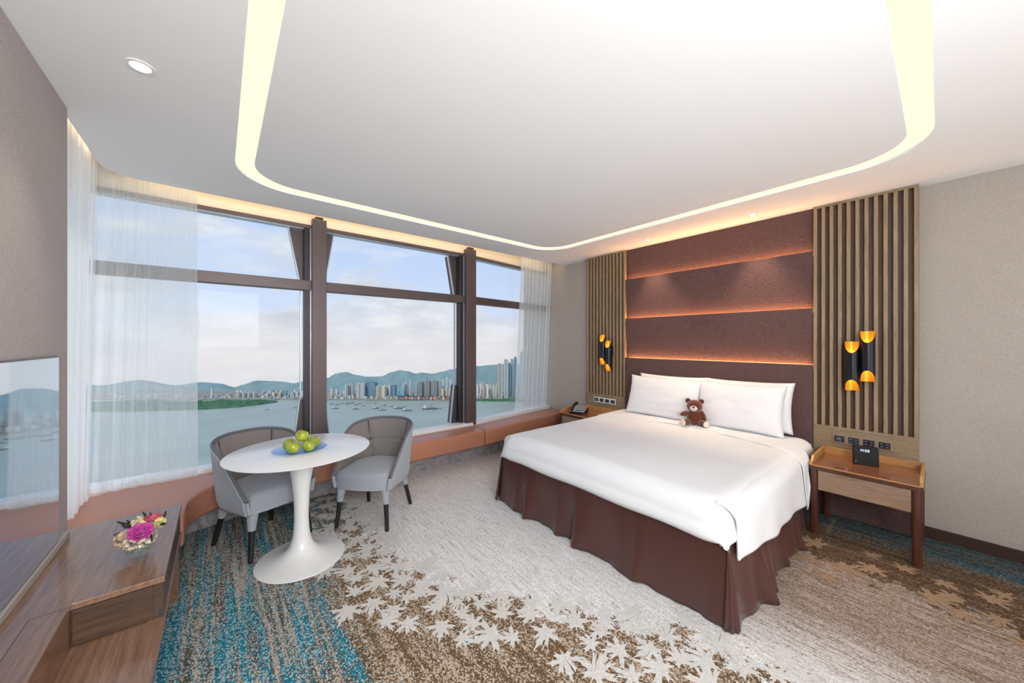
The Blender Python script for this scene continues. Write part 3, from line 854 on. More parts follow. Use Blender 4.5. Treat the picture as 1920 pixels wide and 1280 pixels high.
# duvet
t = thing('duvet', (2.8, 1.685, .41), 'smooth white duvet spread over the bed', 'duvet')
dx0, dx1, dy0, dy1, dz0, dz1 = 2.035, 3.66, .700, 2.672, .405, .622
def duv(u, v):
    # u along x (foot->head), v around cross-section from right hem over the top to left hem
    pass
def superbox():
    nx, ny = 60, 70
    mb = MB()
    def prof(d, R_):            # rounding near an edge: d = distance inwards
        if d >= R_: return 0
        q = 1 - d / R_
        return 1 - math.sqrt(max(0, 1 - q * q))
    V = {}
    def top(x, y):
        de = min(x - dx0, 99); dr_ = min(y - dy0, dy1 - y)
        z = dz1 - .12 * prof(de, .14) - .10 * prof(dr_, .12)
        crown = .018 * math.sin(PI * (y - dy0) / (dy1 - dy0)) 
        pf = .006 * noise.noise(Vector((x * 2.2, y * 2.2, 1.0))) + .0035 * noise.noise(Vector((x * 7, y * 5, 4.0)))
        return z + crown + pf
    xs = []
    for i in range(nx): xs.append(dx0 + (dx1 - dx0) * (i / (nx - 1)) ** 1.7)
    ys = []
    for j in range(ny):
        s = j / (ny - 1); ys.append(dy0 + (dy1 - dy0) * (.5 - .5 * math.cos(PI * s)))
    # round the plan corners at the foot
    def plan(x, y):
        r = .16
        for ysgn, yc in ((-1, dy0 + r), (1, dy1 - r)):
            if x < dx0 + r and (y - yc) * ysgn > 0:
                ax = (dx0 + r - x) / r; ay = (y - yc) * ysgn / r
                L_ = max(ax, ay); e = math.hypot(ax, ay)
                if e > 1e-6:
                    k = L_ / e; k = 1 - (1 - k) * .55
                    return (dx0 + r - ax * k * r, yc + ay * k * ysgn * r)
        return (x, y)
    v = []; f = []
    for x in xs:
        for y in ys:
            p = plan(x, y); v.append((p[0], p[1], top(x, y)))
    for i in range(nx - 1):
        for j in range(ny - 1): f.append((i * ny + j, (i + 1) * ny + j, (i + 1) * ny + j + 1, i * ny + j + 1))
    # skirt down: border loop
    border = [(0, j) for j in range(ny)] + [(i, ny - 1) for i in range(1, nx)] 
    border = [(i, 0) for i in range(nx - 1, 0, -1)] + border
    rows = 7; base = len(v); m = len(border)
    for r in range(1, rows + 1):
        for (i, j) in border:
            p = v[i * ny + j]; q = r / rows
            zz = p[2] + (dz0 - p[2]) * q
            bulge = .018 * math.sin(PI * q) - .03 * max(0, q - .7) / .3
            nxv = Vector((-1 if i == 0 else 0, -1 if j == 0 else (1 if j == ny - 1 else 0), 0))
            if nxv.length: nxv.normalize()
            v.append((p[0] + nxv.x * bulge, p[1] + nxv.y * bulge, zz + .004 * math.sin(i * .5 + j * .4) * q))
    for r in range(rows):
        for k in range(m - 1):
            a = (border[k][0] * ny + border[k][1]) if r == 0 else base + (r - 1) * m + k
            c = (border[k + 1][0] * ny + border[k + 1][1]) if r == 0 else base + (r - 1) * m + k + 1
            f.append((a, c, base + r * m + k + 1, base + r * m + k))
    mb.add(v, f); return mb
superbox().build('duvet_body', M['linen'], t, smooth=True, angle=180)
def drape(x, yv, sgn, v, zb_, out, sway):
    """cloth hanging over the rounded long edge of the duvet"""
    if v < .6:
        q = v / .6
        return (x, yv + sgn * (out + (1 - q) * sway), zb_ + (.522 - zb_) * q)
    q = (v - .6) / .4; ph = math.radians(78) * q; g = out + (-.016 - out) * q ** 1.5
    cr = .018 * math.sin(PI * min(.12, .12 * (1 - math.cos(ph))) / 1.972)
    return (x, yv - sgn * (.12 - (.12 + g) * math.cos(ph)), .522 + (.10 + g) * math.sin(ph) + cr)
def flap(yv, sgn, x0, x1, z0a, z0b, nm, mat, par, ztop=.600, out=.012):
    def fn(u, v):
        x = x0 + (x1 - x0) * u
        zb_ = z0a + (z0b - z0a) * u + .010 * math.sin(u * 7 + 1) 
        return drape(x, yv, sgn, v, zb_, out, .018 + .010 * math.sin(x * 7 + 2) + .006 * math.sin(x * 17))
    mb = MB(); mb.grid(fn, 60, 30); return mb.build(nm, mat, par, smooth=True, angle=180, solid=.012)
flap(dy0, -1, 2.12, 3.62, .330, .235, 'side_flap', M['linen'], t, ztop=.606)
flap(dy1, 1, 2.12, 3.62, .330, .240, 'side_flap', M['linen'], t, ztop=.606)

# turned-down top sheet
t = thing('top_sheet', (3.65, 1.685, .60), 'white top sheet turned down in a band over the duvet edge before the pillows', 'sheet')
def band(x0, x1, lift):
    def fn(u, v):
        y = dy0 + (dy1 - dy0) * v
        dr_ = min(y - dy0, dy1 - y); q = max(0, 1 - dr_ / .12)
        z = dz1 - .10 * (1 - math.sqrt(max(0, 1 - q * q))) + .018 * math.sin(PI * v)
        bow = .16 * math.sin(PI * v) - .03
        x = x0 + bow * (1 - u) + (x1 - x0) * u
        z += lift + .002 * math.sin(y * 21 + x * 9)
        if u < .12: z -= (0.12 - u) / .12 * .006
        return (x, y, z)
    mb = MB(); mb.grid(fn, 26, 70); return mb
band(3.50, 3.99, .010).build('turned_band', M['linen'], t, smooth=True, angle=180, solid=.008)
def tip(yv, sgn):
    def fn(u, v):
        x = 3.45 + (.13 + .24 * max(0, (v - .45) / .55)) * u
        z0 = .205 + .16 * max(0, u - .75) / .25 + .20 * max(0, .42 - u) ** 1.2
        x -= .02 * (1 - v)
        return drape(x, yv, sgn, v, z0, .028, .022 + .008 * math.sin(x * 30))
    mb = MB(); mb.grid(fn, 24, 30); return mb
tip(dy0, -1).build('hanging_edge', M['linen'], t, smooth=True, angle=180, solid=.006)
tip(dy1, 1).build('hanging_edge', M['linen'], t, smooth=True, angle=180, solid=.006)
# fitted sheet corner of the mattress at the head
t = thing('fitted_sheet', (3.95, 1.685, .40), 'white fitted sheet over the mattress corners by the headboard', 'sheet')
mb = MB(); mb.box((3.66, .722, .385), (4.085, 2.648, .606)); mb.build('sheet_cover', M['linen2'], t, bevel=.06, bseg=6, smooth=True, angle=50)

# pillows
def pillow(cx, cy, cz, w, h, th, tilt, roll, label, seed, yaw=0):
    def sh(u, v, side):
        a = u * 2 - 1; c = v * 2 - 1
        ed = (1 - abs(a) ** 2.6) * (1 - abs(c) ** 2.6)
        d = max(ed, 0) ** .42
        k = 1 - .085 * (abs(c) ** 2) * (1 - abs(a) ** 3) ; k2 = 1 - .07 * (1 - (c * c)) * abs(a) ** 4
        y = a * w / 2 * (1 - .06 * (1 - abs(c) ** 2) * abs(a) ** 3)
        z = c * h / 2 * (1 - .07 * (1 - abs(a) ** 2.5))
        wr = .006 * noise.noise(Vector((a * 3 + seed, c * 3, side))) * ed
        wr += .004 * math.sin(a * 9 + c * 14 + seed) * abs(a) ** 3 * ed
        x = side * (th / 2 * d + wr) 
        return Vector((x, y, z))
    mb = MB(); n_ = 34
    mb.grid(lambda u, v: sh(u, v, -1), n_, n_); mb.grid(lambda u, v: sh(1 - u, v, 1), n_, n_)
    R_ = Matrix.Rotation(yaw, 3, 'Z') @ Matrix.Rotation(tilt, 3, 'Y') @ Matrix.Rotation(roll, 3, 'X')
    mb.v = [R_ @ q + Vector((cx, cy, cz)) for q in mb.v]
    o = mb.build('pillow', M['linen'], smooth=True, angle=180)
    bm = bmesh.new(); bm.from_mesh(o.data); bmesh.ops.remove_doubles(bm, verts=bm.verts, dist=.0008); bmesh.ops.recalc_face_normals(bm, faces=bm.faces); bm.to_mesh(o.data); bm.free()
    return tag(o, label, 'pillow', 'white bed pillows')
pillow(3.895, 2.03, .860, .86, .47, .17, .30, .015, 'plump white pillow on the left half of the bed, in front', 1)
pillow(3.900, 1.265, .860, .77, .47, .18, .28, -.01, 'plump white pillow on the right half of the bed, behind the bear', 5)
pillow(4.010, 1.99, .885, .80, .46, .12, .20, .0, 'white pillow behind the front left one, only its top edge showing', 9)
pillow(4.015, 1.235, .885, .78, .47, .12, .20, -.01, 'white pillow behind the front right one, only its top edge showing', 12)

# ================================================================ BEAR
bl = (3.735, 1.60, .652)
t = thing('teddy_bear', bl, 'small brown teddy bear with cream muzzle and soles sitting against the pillows', 'toy', rz=math.radians(22))
t.scale = (1.22, 1.22, 1.22)
# local: faces -x
def bb(name, c, r, mat, rot=None, par=None, n=18, m=12):
    mb = MB(); mb.ball(c, r, n, m, rot); return L(name, mb, mat, par or t, smooth=True, angle=180)
mb = MB(); mb.ball((0, 0, .062), (.052, .058, .066), 24, 16)
mb.ball((-.045, .055, .026), (.058, .026, .026), 18, 12, Matrix.Rotation(-.5, 3, 'Z'))
mb.ball((-.045, -.055, .026), (.058, .026, .026), 18, 12, Matrix.Rotation(.5, 3, 'Z'))
mb.ball((-.030, .070, .092), (.050, .021, .022), 18, 12, Matrix.Rotation(-.75, 3, 'Z') @ Matrix.Rotation(-.1, 3, 'Y'))
mb.ball((-.010, -.062, .078), (.024, .021, .048), 18, 12, Matrix.Rotation(-.3, 3, 'X'))
body = L('body', mb, M['bear'], t, smooth=True, angle=180)
hd = bb('head', (-.012, 0, .158), (.056, .060, .052), M['bear'], None, None, 24, 16)
mb = MB(); mb.ball((0, .050, .198), (.013, .021, .021), 14, 10); L('ear', mb, M['bear'], hd, smooth=True, angle=180)
mb = MB(); mb.ball((0, -.050, .198), (.013, .021, .021), 14, 10); L('ear', mb, M['bear'], hd, smooth=True, angle=180)
mb = MB(); mb.ball((-.058, .006, .146), (.022, .029, .023), 16, 10); mz = L('muzzle', mb, M['bear_light'], hd, smooth=True, angle=180)
mb = MB(); mb.ball((-.079, .006, .158), (.006, .011, .007), 12, 8); L('nose', mb, M['black'], hd, smooth=True, angle=180)
for sg in (-1, 1):
    mb = MB(); mb.ball((-.058, sg * .024, .172), .0055, 10, 8); L('eye', mb, M['black'], hd, smooth=True, angle=180)
for sg in (-1, 1):
    mb = MB(); mb.ball((-.099, sg * .084, .030), (.007, .024, .024), 16, 10, Matrix.Rotation(-sg * .5, 3, 'Z')); L('sole', mb, M['bear_light'], t, smooth=True, angle=180)

# ================================================================ TABLE
TC = (.437, 2.823); TZ = .752
t = thing('pedestal_table', (TC[0], TC[1], 0), 'white round pedestal table with a flaring trumpet base by the window', 'table')
mb = MB(); R_ = .437
mb.lathe([(.001, -.018), (R_ - .05, -.016), (R_ - .012, -.008), (R_, -.002), (R_ - .004, 0), (.001, 0)], (TC[0], TC[1], TZ), 96); mb.build('tabletop', M['white_gloss'], t, smooth=True, angle=60)
prof = [(.001, .0), (.262, .0), (.272, .004), (.270, .009), (.24, .016), (.19, .026), (.14, .042), (.10, .066), (.072, .10), (.056, .15), (.048, .21), (.045, .28), (.0455, .36), (.050, .45), (.059, .54), (.072, .62), (.088, .69), (.100, TZ - .017), (.001, TZ - .017)]
mb = MB(); mb.lathe(prof, (TC[0], TC[1], 0), 72, cap=False); mb.build('pedestal', M['white_gloss'], t, smooth=True, angle=50)
# glass plate
PC = (.425, 2.800)
t = thing('glass_plate', (PC[0], PC[1], TZ + .001), 'oval blue-tinted glass plate under the apples', 'plate')
mb = MB(); mb.lathe([(.001, .002), (.09, .002), (.13, .006), (.165, .016), (.166, .0185), (.162, .018), (.128, .010), (.09, .006), (.001, .006)], (0, 0, 0), 64, 1.0, .86, cap=False)
a0 = math.radians(-8)
mb.v = [Vector((PC[0] + q.x * math.cos(a0) - q.y * math.sin(a0), PC[1] + q.x * math.sin(a0) + q.y * math.cos(a0), q.z + TZ)) for q in mb.v]
mb.build('plate_body', M['blue_glass'], t, smooth=True, angle=60)
# apples
def apple_mesh():
    prof = []
    for i in range(25):
        a = PI * i / 24
        r = .0415 * (math.sin(a) ** .86) * (1 + .06 * math.cos(a))
        z = .039 * math.cos(a) - .012 * math.exp(-(math.sin(a) * 3.6) ** 2) * (1 if math.cos(a) > 0 else -.5)
        prof.append((max(r, .0006), z))
    mb = MB(); mb.lathe(prof, (0, 0, 0), 28); return mb
proto = None
AP = [((.376, 2.736), .004, (.05, .1), 'green apple at the front left of the plate'),
      ((.466, 2.726), .004, (-.1, .0), 'green apple at the front right of the plate, touching the plate edge'),
      ((.508, 2.808), .004, (.35, -.2), 'small green apple at the back right of the plate'),
      ((.368, 2.826), .004, (.2, .2), 'green apple at the back left of the plate, behind the front left one'),
      ((.432, 2.772), .064, (.2, .35), 'yellowish green apple on top of the pile')]
for (xy, dz, (rx, ry), lab) in AP:
    a = thing('apple', (xy[0], xy[1], TZ + .041 + dz), lab, 'apple', 'green apples on the glass plate')
    a.rotation_euler = (rx, ry, random.uniform(0, 6))
    if proto is None:
        sk = apple_mesh().build('skin', M['apple'], a, smooth=True, angle=180, local=True)
        mb = MB(); mb.tube([(0, 0, .024), (.001, 0, .036), (.004, .001, .046)], .0014, 6); sm = mb.build('stem', M['stem'], a, local=True)
        proto = (sk, sm)
    else:
        for q in proto:
            c = q.copy(); COL.objects.link(c); c.parent = a

# ================================================================ CHAIRS
def chair(name, loc, rz, label):
    t = thing(name, loc, label, 'chair', 'grey upholstered tub chairs at the table', rz)
    # local frame: faces -y. half width .25
    W, D0, D1 = .262, -.215, .262
    def planp(t_):            # t_ in -1..1 from right front round the back to left front
        s = abs(t_); sg = 1 if t_ >= 0 else -1
        if s > .52:            # straight side
            q = (s - .52) / .48
            return (sg * (W - .012 * q), .02 + (D0 - .02) * q, sg, .04)
        a = s / .52 * PI / 2
        ex = .85
        x = W * math.sin(a) ** ex; y = .02 + (D1 - .02) * math.cos(a) ** ex
        nx_, ny_ = math.sin(a), math.cos(a)
        return (sg * x, y, sg * nx_, ny_)
    def topz(t_):
        s = abs(t_)
        if s < .42: return .785 - .035 * (s / .42) ** 2.2
        q = (s - .42) / .58
        return .75 - .335 * (q ** 1.15)
    zb = .325
    def pt(t_, v, off):
        x, y, nx_, ny_ = planp(t_)
        z = zb + (topz(t_) - zb) * v
        Ln = math.hypot(nx_, ny_) or 1
        lean = (z - .40) * .13
        if z < .38: lean -= (.38 - z) * .25
        return Vector((x + nx_ / Ln * (lean * .6 + off), y + ny_ / Ln * (lean + off), z))
    nt, nv = 71, 16
    mb = MB(); mb.grid(lambda u, v: pt(u * 2 - 1, v, 0), nt, nv); mb.build('shell', M['chair_fabric'], t, smooth=True, angle=180, solid=.018, local=True)
    # inner quilted padding
    seams = [-1.0, -.62, -.21, .21, .62, 1.0]
    def puff(t_, v):
        t2 = t_ + .05 * math.sin((v - .5) * PI) * (1 if t_ < 0 else -1) * .6
        d = min(abs(t2 - s) for s in seams[1:-1])
        a = min(1, d / .045); c = min(1, abs(v - .56) / .05) if abs(t_) < .8 else 1
        return (.25 + .75 * a ** .5) * (.45 + .55 * c ** .5)
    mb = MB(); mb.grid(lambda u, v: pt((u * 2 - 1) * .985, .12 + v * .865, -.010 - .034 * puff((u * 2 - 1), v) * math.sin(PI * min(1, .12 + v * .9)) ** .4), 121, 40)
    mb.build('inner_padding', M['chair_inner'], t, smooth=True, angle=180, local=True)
    mb = MB()
    for s in seams[1:-1]:
        pts = []
        for k in range(16):
            v = k / 15
            tt = s - .05 * math.sin((v - .5) * PI) * (1 if s < 0 else -1) * .6
            pts.append(pt(tt, .12 + v * .865, -.023))
        mb.tube(pts, .0044, 6)
    mb.tube([pt(-.8 + 1.6 * k / 40, .12 + .56 * .865, -.026) for k in range(41)], .0044, 6)
    mb.build('seam_piping', M['piping'], t, smooth=True, local=True)
    mb = MB(); mb.tube([pt(-1 + 2 * k / 80, 1.0, -.006) + Vector((0, 0, .004)) for k in range(81)], .011, 8); mb.build('top_piping', M['top_trim'], t, smooth=True, angle=180, local=True)
    for sg in (-1, 1):
        mb = MB(); mb.tube([pt(sg * 1.0, v / 8, -.014) + Vector((0, -.002, 0)) for v in range(9)], .013, 8)
        mb.build('front_piping', M['chair_fabric'], t, smooth=True, angle=180, local=True)
    # seat cushion
    poly = []
    for k in range(41):
        tt = -1 + 2 * k / 40; x, y, a_, b_ = planp(tt); Ln = math.hypot(a_, b_)
        poly.append((x - a_ / Ln * .034, y - b_ / Ln * .034))
    front = []
    xa, ya = poly[-1]; xb_, yb_ = poly[0]
    for k in range(1, 12):
        q = k / 12; front.append((xa + (xb_ - xa) * q, ya - .045 * math.sin(PI * q) ** .7))
    poly = poly + front
    cxm = 0; cym = sum(p[1] for p in poly) / len(poly)
    rings = [(1.0, .325), (1.0, .345), (1.0, .415), (.985, .436), (.93, .452), (.82, .462), (.6, .468), (.3, .471)]
    v = []; f = []; n_ = len(poly)
    for sc, z in rings:
        for x, y in poly: v.append((cxm + (x - cxm) * sc, cym + (y - cym) * sc, z))
    for r in range(len(rings) - 1):
        for i in range(n_):
            j = (i + 1) % n_; f.append((r * n_ + i, r * n_ + j, (r + 1) * n_ + j, (r + 1) * n_ + i))
    v.append((cxm, cym, .472)); c0 = len(v) - 1; last = (len(rings) - 1) * n_
    for i in range(n_): f.append((last + i, last + (i + 1) % n_, c0))
    f.append(tuple(range(n_))[::-1])
    mb = MB(); mb.add(v, f); mb.build('seat', M['chair_fabric'], t, smooth=True, angle=60, local=True)
    # legs
    for sx, top, foot in ((-1, (.185, -.185), (.215, -.215)), (1, (.185, -.185), (.215, -.215)), (-1, (.165, .175), (.205, .262)), (1, (.165, .175), (.205, .262))):
        T = Vector((sx * top[0], top[1], .335)); Fo = Vector((sx * foot[0], foot[1], 0))
        mid = T + (Fo - T) * .38
        mb = MB(); mb.tube([T + (Fo - T) * .33, Fo], [.0195, .0155], 12); lg = mb.build('leg', M['black_wood'], t, smooth=True, local=True, angle=50)
        mb = MB(); mb.tube([T, T + (Fo - T) * .1, mid], [.037, .034, .0235], 14); mb.build('fabric_sleeve', M['chair_fabric'], lg, smooth=True, local=True, angle=50)
    return t
# facing: local -y -> world direction d ; rz so that (-y) rotated = d
def face(dx, dy): return math.atan2(dy, dx) + PI / 2
chair('tub_chair', (.262, 3.262, 0), face(.205, -.431), 'grey tub chair half behind the left side of the white table')
chair('tub_chair', (1.03, 3.095, 0), face(-.333, -.315), 'grey tub chair with quilted back at the right of the white table')

# ================================================================ CABINET (left) + TV
t = thing('low_cabinet', (-.39, 2.0, 0), 'long dark wooden cabinet under the television with a raised end block', 'cabinet')
cx0, cx1, cy0, cy1, ct = XL + .002, -.178, 2.075, 2.925, .515
mb = MB(); mb.prism([(cx0, -1.0), (-.43, -1.0), (-.43, cy0), (cx1, cy0), (cx1, cy1), (cx0, cy1)], .492, ct); mb.build('top_board', M['desk_wood'], t, bevel=.0015)
mb = MB(); mb.box((cx0, cy0 + .012, .352), (cx1 - .006, cy1 - .002, .490)); mb.build('raised_box', M['front_wood_shaded'], t)
mb = MB(); mb.box((-.428, cy0 + .003, .354), (-.212, cy0 + .014, .486)); mb.build('drawer_front', M['front_wood_shaded'], t, bevel=.001)
mb = MB(); mb.box((cx0, -1.0, .0), (-.432, cy0 + .01, .490)); mb.build('rear_box', M['desk_wood'], t, bevel=.001)
mb = MB(); mb.box((-.432, -1.0, .322), (cx1 + .001, cy1, .350)); mb.build('shelf', M['desk_wood'], t, bevel=.0015)
mb = MB(); mb.box((cx0, 2.80, 0), (cx1 - .008, cy1, .322)); mb.build('side_panel', M['desk_wood'], t, bevel=.001)
mb = MB(); mb.box((-.522, -1.0, ct - .001), (-.520, cy0 - .02, ct + .0004)); mb.box((-.522, cy0 - .022, ct - .001), (-.43, cy0 - .020, ct + .0004)); mb.build('groove', M['black'], t)
mb = MB(); mb.box((cx1 - .020, cy0 + .004, .352), (cx1 - .008, cy0 + .012, .374)); mb.build('hinge', M['dark_grey'], t, bevel=.001)

t = thing('television', (XL + .02, 1.95, .55), 'large wall-mounted television with a dark mirror-like screen', 'television')
mb = MB(); mb.box((XL + .001, .9, .553), (XL + .014, 2.675, 1.430)); mb.build('housing', M['black'], t, bevel=.002)
mb = MB(); mb.box((XL + .014, .906, .559), (XL + .0165, 2.668, 1.424)); mb.build('screen', M['tv_screen'], t)
mb = MB(); mb.box((XL, -1.0, .516), (XL + .022, 2.80, .548))
struct(mb.build('trim_3', M['wall_beige'], bevel=.003), 'pale ledge under the television')

# ================================================================ VASE AND FLOWERS
VC = Vector((-.285, 2.358, .5155))
t = thing('glass_vase', VC, 'small round clear glass vase on the wooden cabinet', 'vase')
prof = [(.001, .002), (.022, .002), (.040, .012), (.050, .030), (.052, .046), (.046, .062), (.038, .070), (.036, .070), (.043, .062), (.0485, .046), (.0465, .031), (.037, .015), (.020, .006), (.001, .006)]
mb = MB(); mb.lathe(prof, VC, 40, cap=False); mb.build('glass_bowl', M['vase_glass'], t, smooth=True, angle=60)
fl = thing('flower_bouquet', VC + Vector((0, 0, .012)), 'small bouquet of magenta roses, cream hydrangea and thistles in the glass vase', 'flowers')
mats = dict(rose=m_plain('rose_magenta', lin((206, 78, 168)), .6, var=.2, scale=60), rose2=m_plain('rose_pink', lin((208, 92, 120)), .6, var=.2, scale=60),
            cream=m_plain('petal_cream', lin((226, 208, 184)), .6, var=.15, scale=50), blush=m_plain('petal_blush', lin((208, 182, 156)), .6, var=.2, scale=50),
            yel=m_plain('petal_yellow', lin((222, 212, 140)), .6, var=.15, scale=60), stem_=m_plain('stem_green', lin((104, 128, 70)), .5), leafg=m_plain('leaf_dark_green', lin((46, 58, 34)), .5, var=.2), this=m_plain('thistle_blue', lin((74, 66, 92)), .7, var=.3, scale=90))
def petal(mb, c, n_, u_, w, h, cup=.4):
    """a rounded cupped petal: base c, direction u_ (unit), facing n_"""
    u_ = u_.normalized(); s_ = u_.cross(n_).normalized(); nn = s_.cross(u_).normalized()
    v = []; f = []; R1, R2 = 6, 7
    for i in range(R1):
        a = i / (R1 - 1)
        for j in range(R2):
            q = j / (R2 - 1) * 2 - 1
            ww = w * math.sin(PI * (.12 + .80 * a)) ** .7
            v.append(c + u_ * (h * a - .12 * h * q * q * a) + s_ * (q * ww) + nn * (cup * h * (a * a) + cup * .5 * w * q * q))
    for i in range(R1 - 1):
        for j in range(R2 - 1): f.append((i * R2 + j, i * R2 + j + 1, (i + 1) * R2 + j + 1, (i + 1) * R2 + j))
    mb.add(v, f)
def rose(c, ax, R_, mat, nm='rose'):
    ax = ax.normalized(); a = ax.orthogonal().normalized(); bb_ = ax.cross(a)
    mb = MB()
    for ring, (k, rr, hh, spread) in enumerate(((3, .18, .75, .06), (4, .34, .85, .18), (5, .55, .9, .38), (6, .75, .9, .70), (7, .9, .85, 1.05))):
        for i in range(k):
            th = 2 * PI * i / k + ring * .7
            o_ = a * math.cos(th) + bb_ * math.sin(th)
            base = c - ax * R_ * .3 + o_ * R_ * rr * .28
            up = ax * math.cos(spread) + o_ * math.sin(spread)
            petal(mb, base, -o_, up, R_ * (.30 + .12 * ring), R_ * hh, .10)
    o = mb.build(nm, mat, fl, smooth=True, angle=180, solid=.0012); return o
Rv = Vector((RT[0], RT[1], 0)); Fv = Vector((FW[0], FW[1], 0)); Uv = Vector((0, 0, 1))
def bq(r, u, f_=0): return VC + Rv * r + Uv * u + Fv * f_
rose(bq(.030, .118, -.025), Vector((.1, -.55, .8)), .046, mats['rose'])
rose(bq(.026, .150, .035), Vector((.1, .1, 1)), .036, mats['rose2'])
def hydr(c, R_, k, mat, nm, seed):
    rn = random.Random(seed); mb = MB()
    for i in range(k):
        d = Vector((rn.gauss(0, 1), rn.gauss(0, 1), rn.gauss(0, 1) + .3)).normalized()
        p = c + d * R_ * rn.uniform(.8, 1.05); a = d.orthogonal().normalized(); b2 = d.cross(a); ph = rn.uniform(0, 2)
        for q in range(4):
            th = ph + q * PI / 2; u_ = (a * math.cos(th) + b2 * math.sin(th) + d * .25)
            petal(mb, p - d * .004, d, u_, R_ * .20, R_ * .36, .1)
    return mb.build(nm, mat, fl, smooth=True, angle=180)
hydr(bq(-.040, .086, -.02), .040, 46, mats['blush'], 'hydrangea', 3)
hydr(bq(.006, .078, -.035), .034, 40, mats['cream'], 'hydrangea', 5)
hydr(bq(-.030, .128, .02), .034, 40, mats['cream'], 'hydrangea', 8)
hydr(bq(.0, .135, .01), .026, 50, mats['yel'], 'chrysanthemum', 9)
hydr(bq(.062, .135, .03), .024, 50, mats['yel'], 'chrysanthemum', 10)
hydr(bq(.035, .080, .0), .036, 40, mats['cream'], 'hydrangea', 12)
for r, u, f_ in ((-.062, .132, 0), (-.078, .130, .01), (-.008, .118, -.03)):
    mb = MB(); mb.ball(bq(r, u, f_), (.009, .009, .012), 12, 8)
    for k in range(14):
        d = Vector((random.gauss(0, 1), random.gauss(0, 1), random.gauss(.3, 1))).normalized()
        mb.tube([bq(r, u, f_) + d * .008, bq(r, u, f_) + d * .016], [.0016, .0004], 4)
    mb.build('thistle', mats['this'], fl, smooth=True)
for (r, u, f_), (r2, u2, f2_) in (((-.05, .13, 0), (-.10, .158, .0)), ((-.035, .13, 0), (-.055, .165, .0)), ((-.02, .12, -.02), (-.028, .165, -.02)), ((.005, .15, .03), (-.022, .182, .04)),
                                 ((.07, .125, .02), (.112, .138, .02)), ((.06, .10, -.01), (.085, .070, -.02)), ((.02, .15, .03), (.012, .178, .04)), ((.07, .15, .04), (.078, .180, .05)), ((-.05, .11, -.02), (-.085, .108, -.03))):
    mb = MB(); p0 = bq(r, u, f_); p1 = bq(r2, u2, f2_); d = p1 - p0
    petal(mb, p0, Fv * -1, d, .0065, d.length, .15); mb.build('leaf', mats['leafg'], fl, smooth=True, solid=.0008)
mb = MB()
for k in range(8):
    a = 2 * PI * k / 8
    mb.tube([VC + Vector((.030 * math.cos(a), .030 * math.sin(a), .014)), VC + Vector((-.012 * math.cos(a + 1), -.012 * math.sin(a + 1), .075))], .0018, 6)
mb.build('stems', mats['stem_'], fl, smooth=True)

# ================================================================ DOWNLIGHTS
for (x, y), lab in (((-.267, 2.223), 'round white downlight in the ceiling near the taupe wall'), ((3.897, 2.215), 'small round downlight above the left half of the headboard'), ((3.885, 1.138), 'small round downlight above the right half of the headboard')):
    t = thing('downlight', (x, y, CZ), lab, 'ceiling light', 'recessed round downlights')
    r = .048 if x < 0 else .04
    mb = MB(); mb.lathe([(r, 0), (r, -.004), (r * .72, -.005), (r * .68, -.001)], (x, y, CZ), 32, cap=False); mb.build('trim_ring', M['white_gloss'], t, smooth=True, angle=40)
    mb = MB(); mb.lathe([(.001, -.0010), (r * .68, -.0010), (r * .68, -.003), (.001, -.003)], (x, y, CZ), 32); mb.build('lens', M['downlight'], t)
def spot(x, y, z, tgt, power, size, blend, col, rad=.03):
    l = bpy.data.lights.new('downlight_beam', 'SPOT'); l.energy = power; l.spot_size = size; l.spot_blend = blend; l.color = col; l.shadow_soft_size = rad
    o = bpy.data.objects.new('downlight_beam', l); COL.objects.link(o); o.location = (x, y, z)
    d = Vector(tgt) - Vector((x, y, z)); o.rotation_euler = d.to_track_quat('-Z', 'Y').to_euler(); return o
spot(3.897, 2.215, 2.69, (4.06, 2.215, 0), 70, math.radians(68), .7, (1, .70, .48))
spot(3.885, 1.138, 2.69, (4.06, 1.138, 0), 70, math.radians(68), .7, (1, .70, .48))
spot(-.267, 2.223, 2.69, (-.35, 2.223, 0), 16, math.radians(75), .8, (1, .8, .6))

# added fill lights, unseen behind the viewer where the room has no lamps
def area(loc, tgt, power, sx, sy, col):
    l = bpy.data.lights.new('fill_light', 'AREA'); l.shape = 'RECTANGLE'; l.size = sx; l.size_y = sy; l.energy = power; l.color = col
    o = bpy.data.objects.new('fill_light', l); COL.objects.link(o); o.location = loc
    d = Vector(tgt) - Vector(loc); o.rotation_euler = d.to_track_quat('-Z', 'Y').to_euler(); return o
area((1.8, -4.05, 1.35), (1.8, 0, 1.45), 60, 4.4, 2.3, (1, .98, .97))
area((.9, -1.7, .12), (.9, -1.7, 2.7), 78, 2.6, 1.6, (1, .985, .97))
area((.1, -1.1, 1.95), (1.0, 3.9, 2.15), 88, 1.1, 1.1, (.95, .98, 1))

# ================================================================ OUTSIDE
SEA = -198.5
# sea
b = N('sea_water')
p_ = pos(b, (1, 1, 1))
w1 = noise_t(b, pos(b, (.05, .09, 0)), 1.0, 6, .65)
w2 = noise_t(b, pos(b, (.004, .010, 0)), 1.0, 4, .6)
col = b.ramp(w2, [(.3, lin((138, 152, 148))), (.7, lin((156, 168, 162)))])
M['sea'] = b.done(principled(b, col, .4, 0, w1, .35, 2.0, .25))
mb = MB()
mb.add([far(-3200, 640, 1212), far(-3200, 640, 120), far(5200, 640, 120), far(5200, 640, 1212)], [(0, 1, 2, 3)])
def atz(p, z): return Vector((p.x, p.y, z))
mb.v = [atz(q, SEA) for q in mb.v]
mb.add([q + Vector((0, 0, -6)) for q in mb.v], [(3, 2, 1, 0)])
o = mb.build('sea', M['sea']); struct(o, 'grey green harbour water')
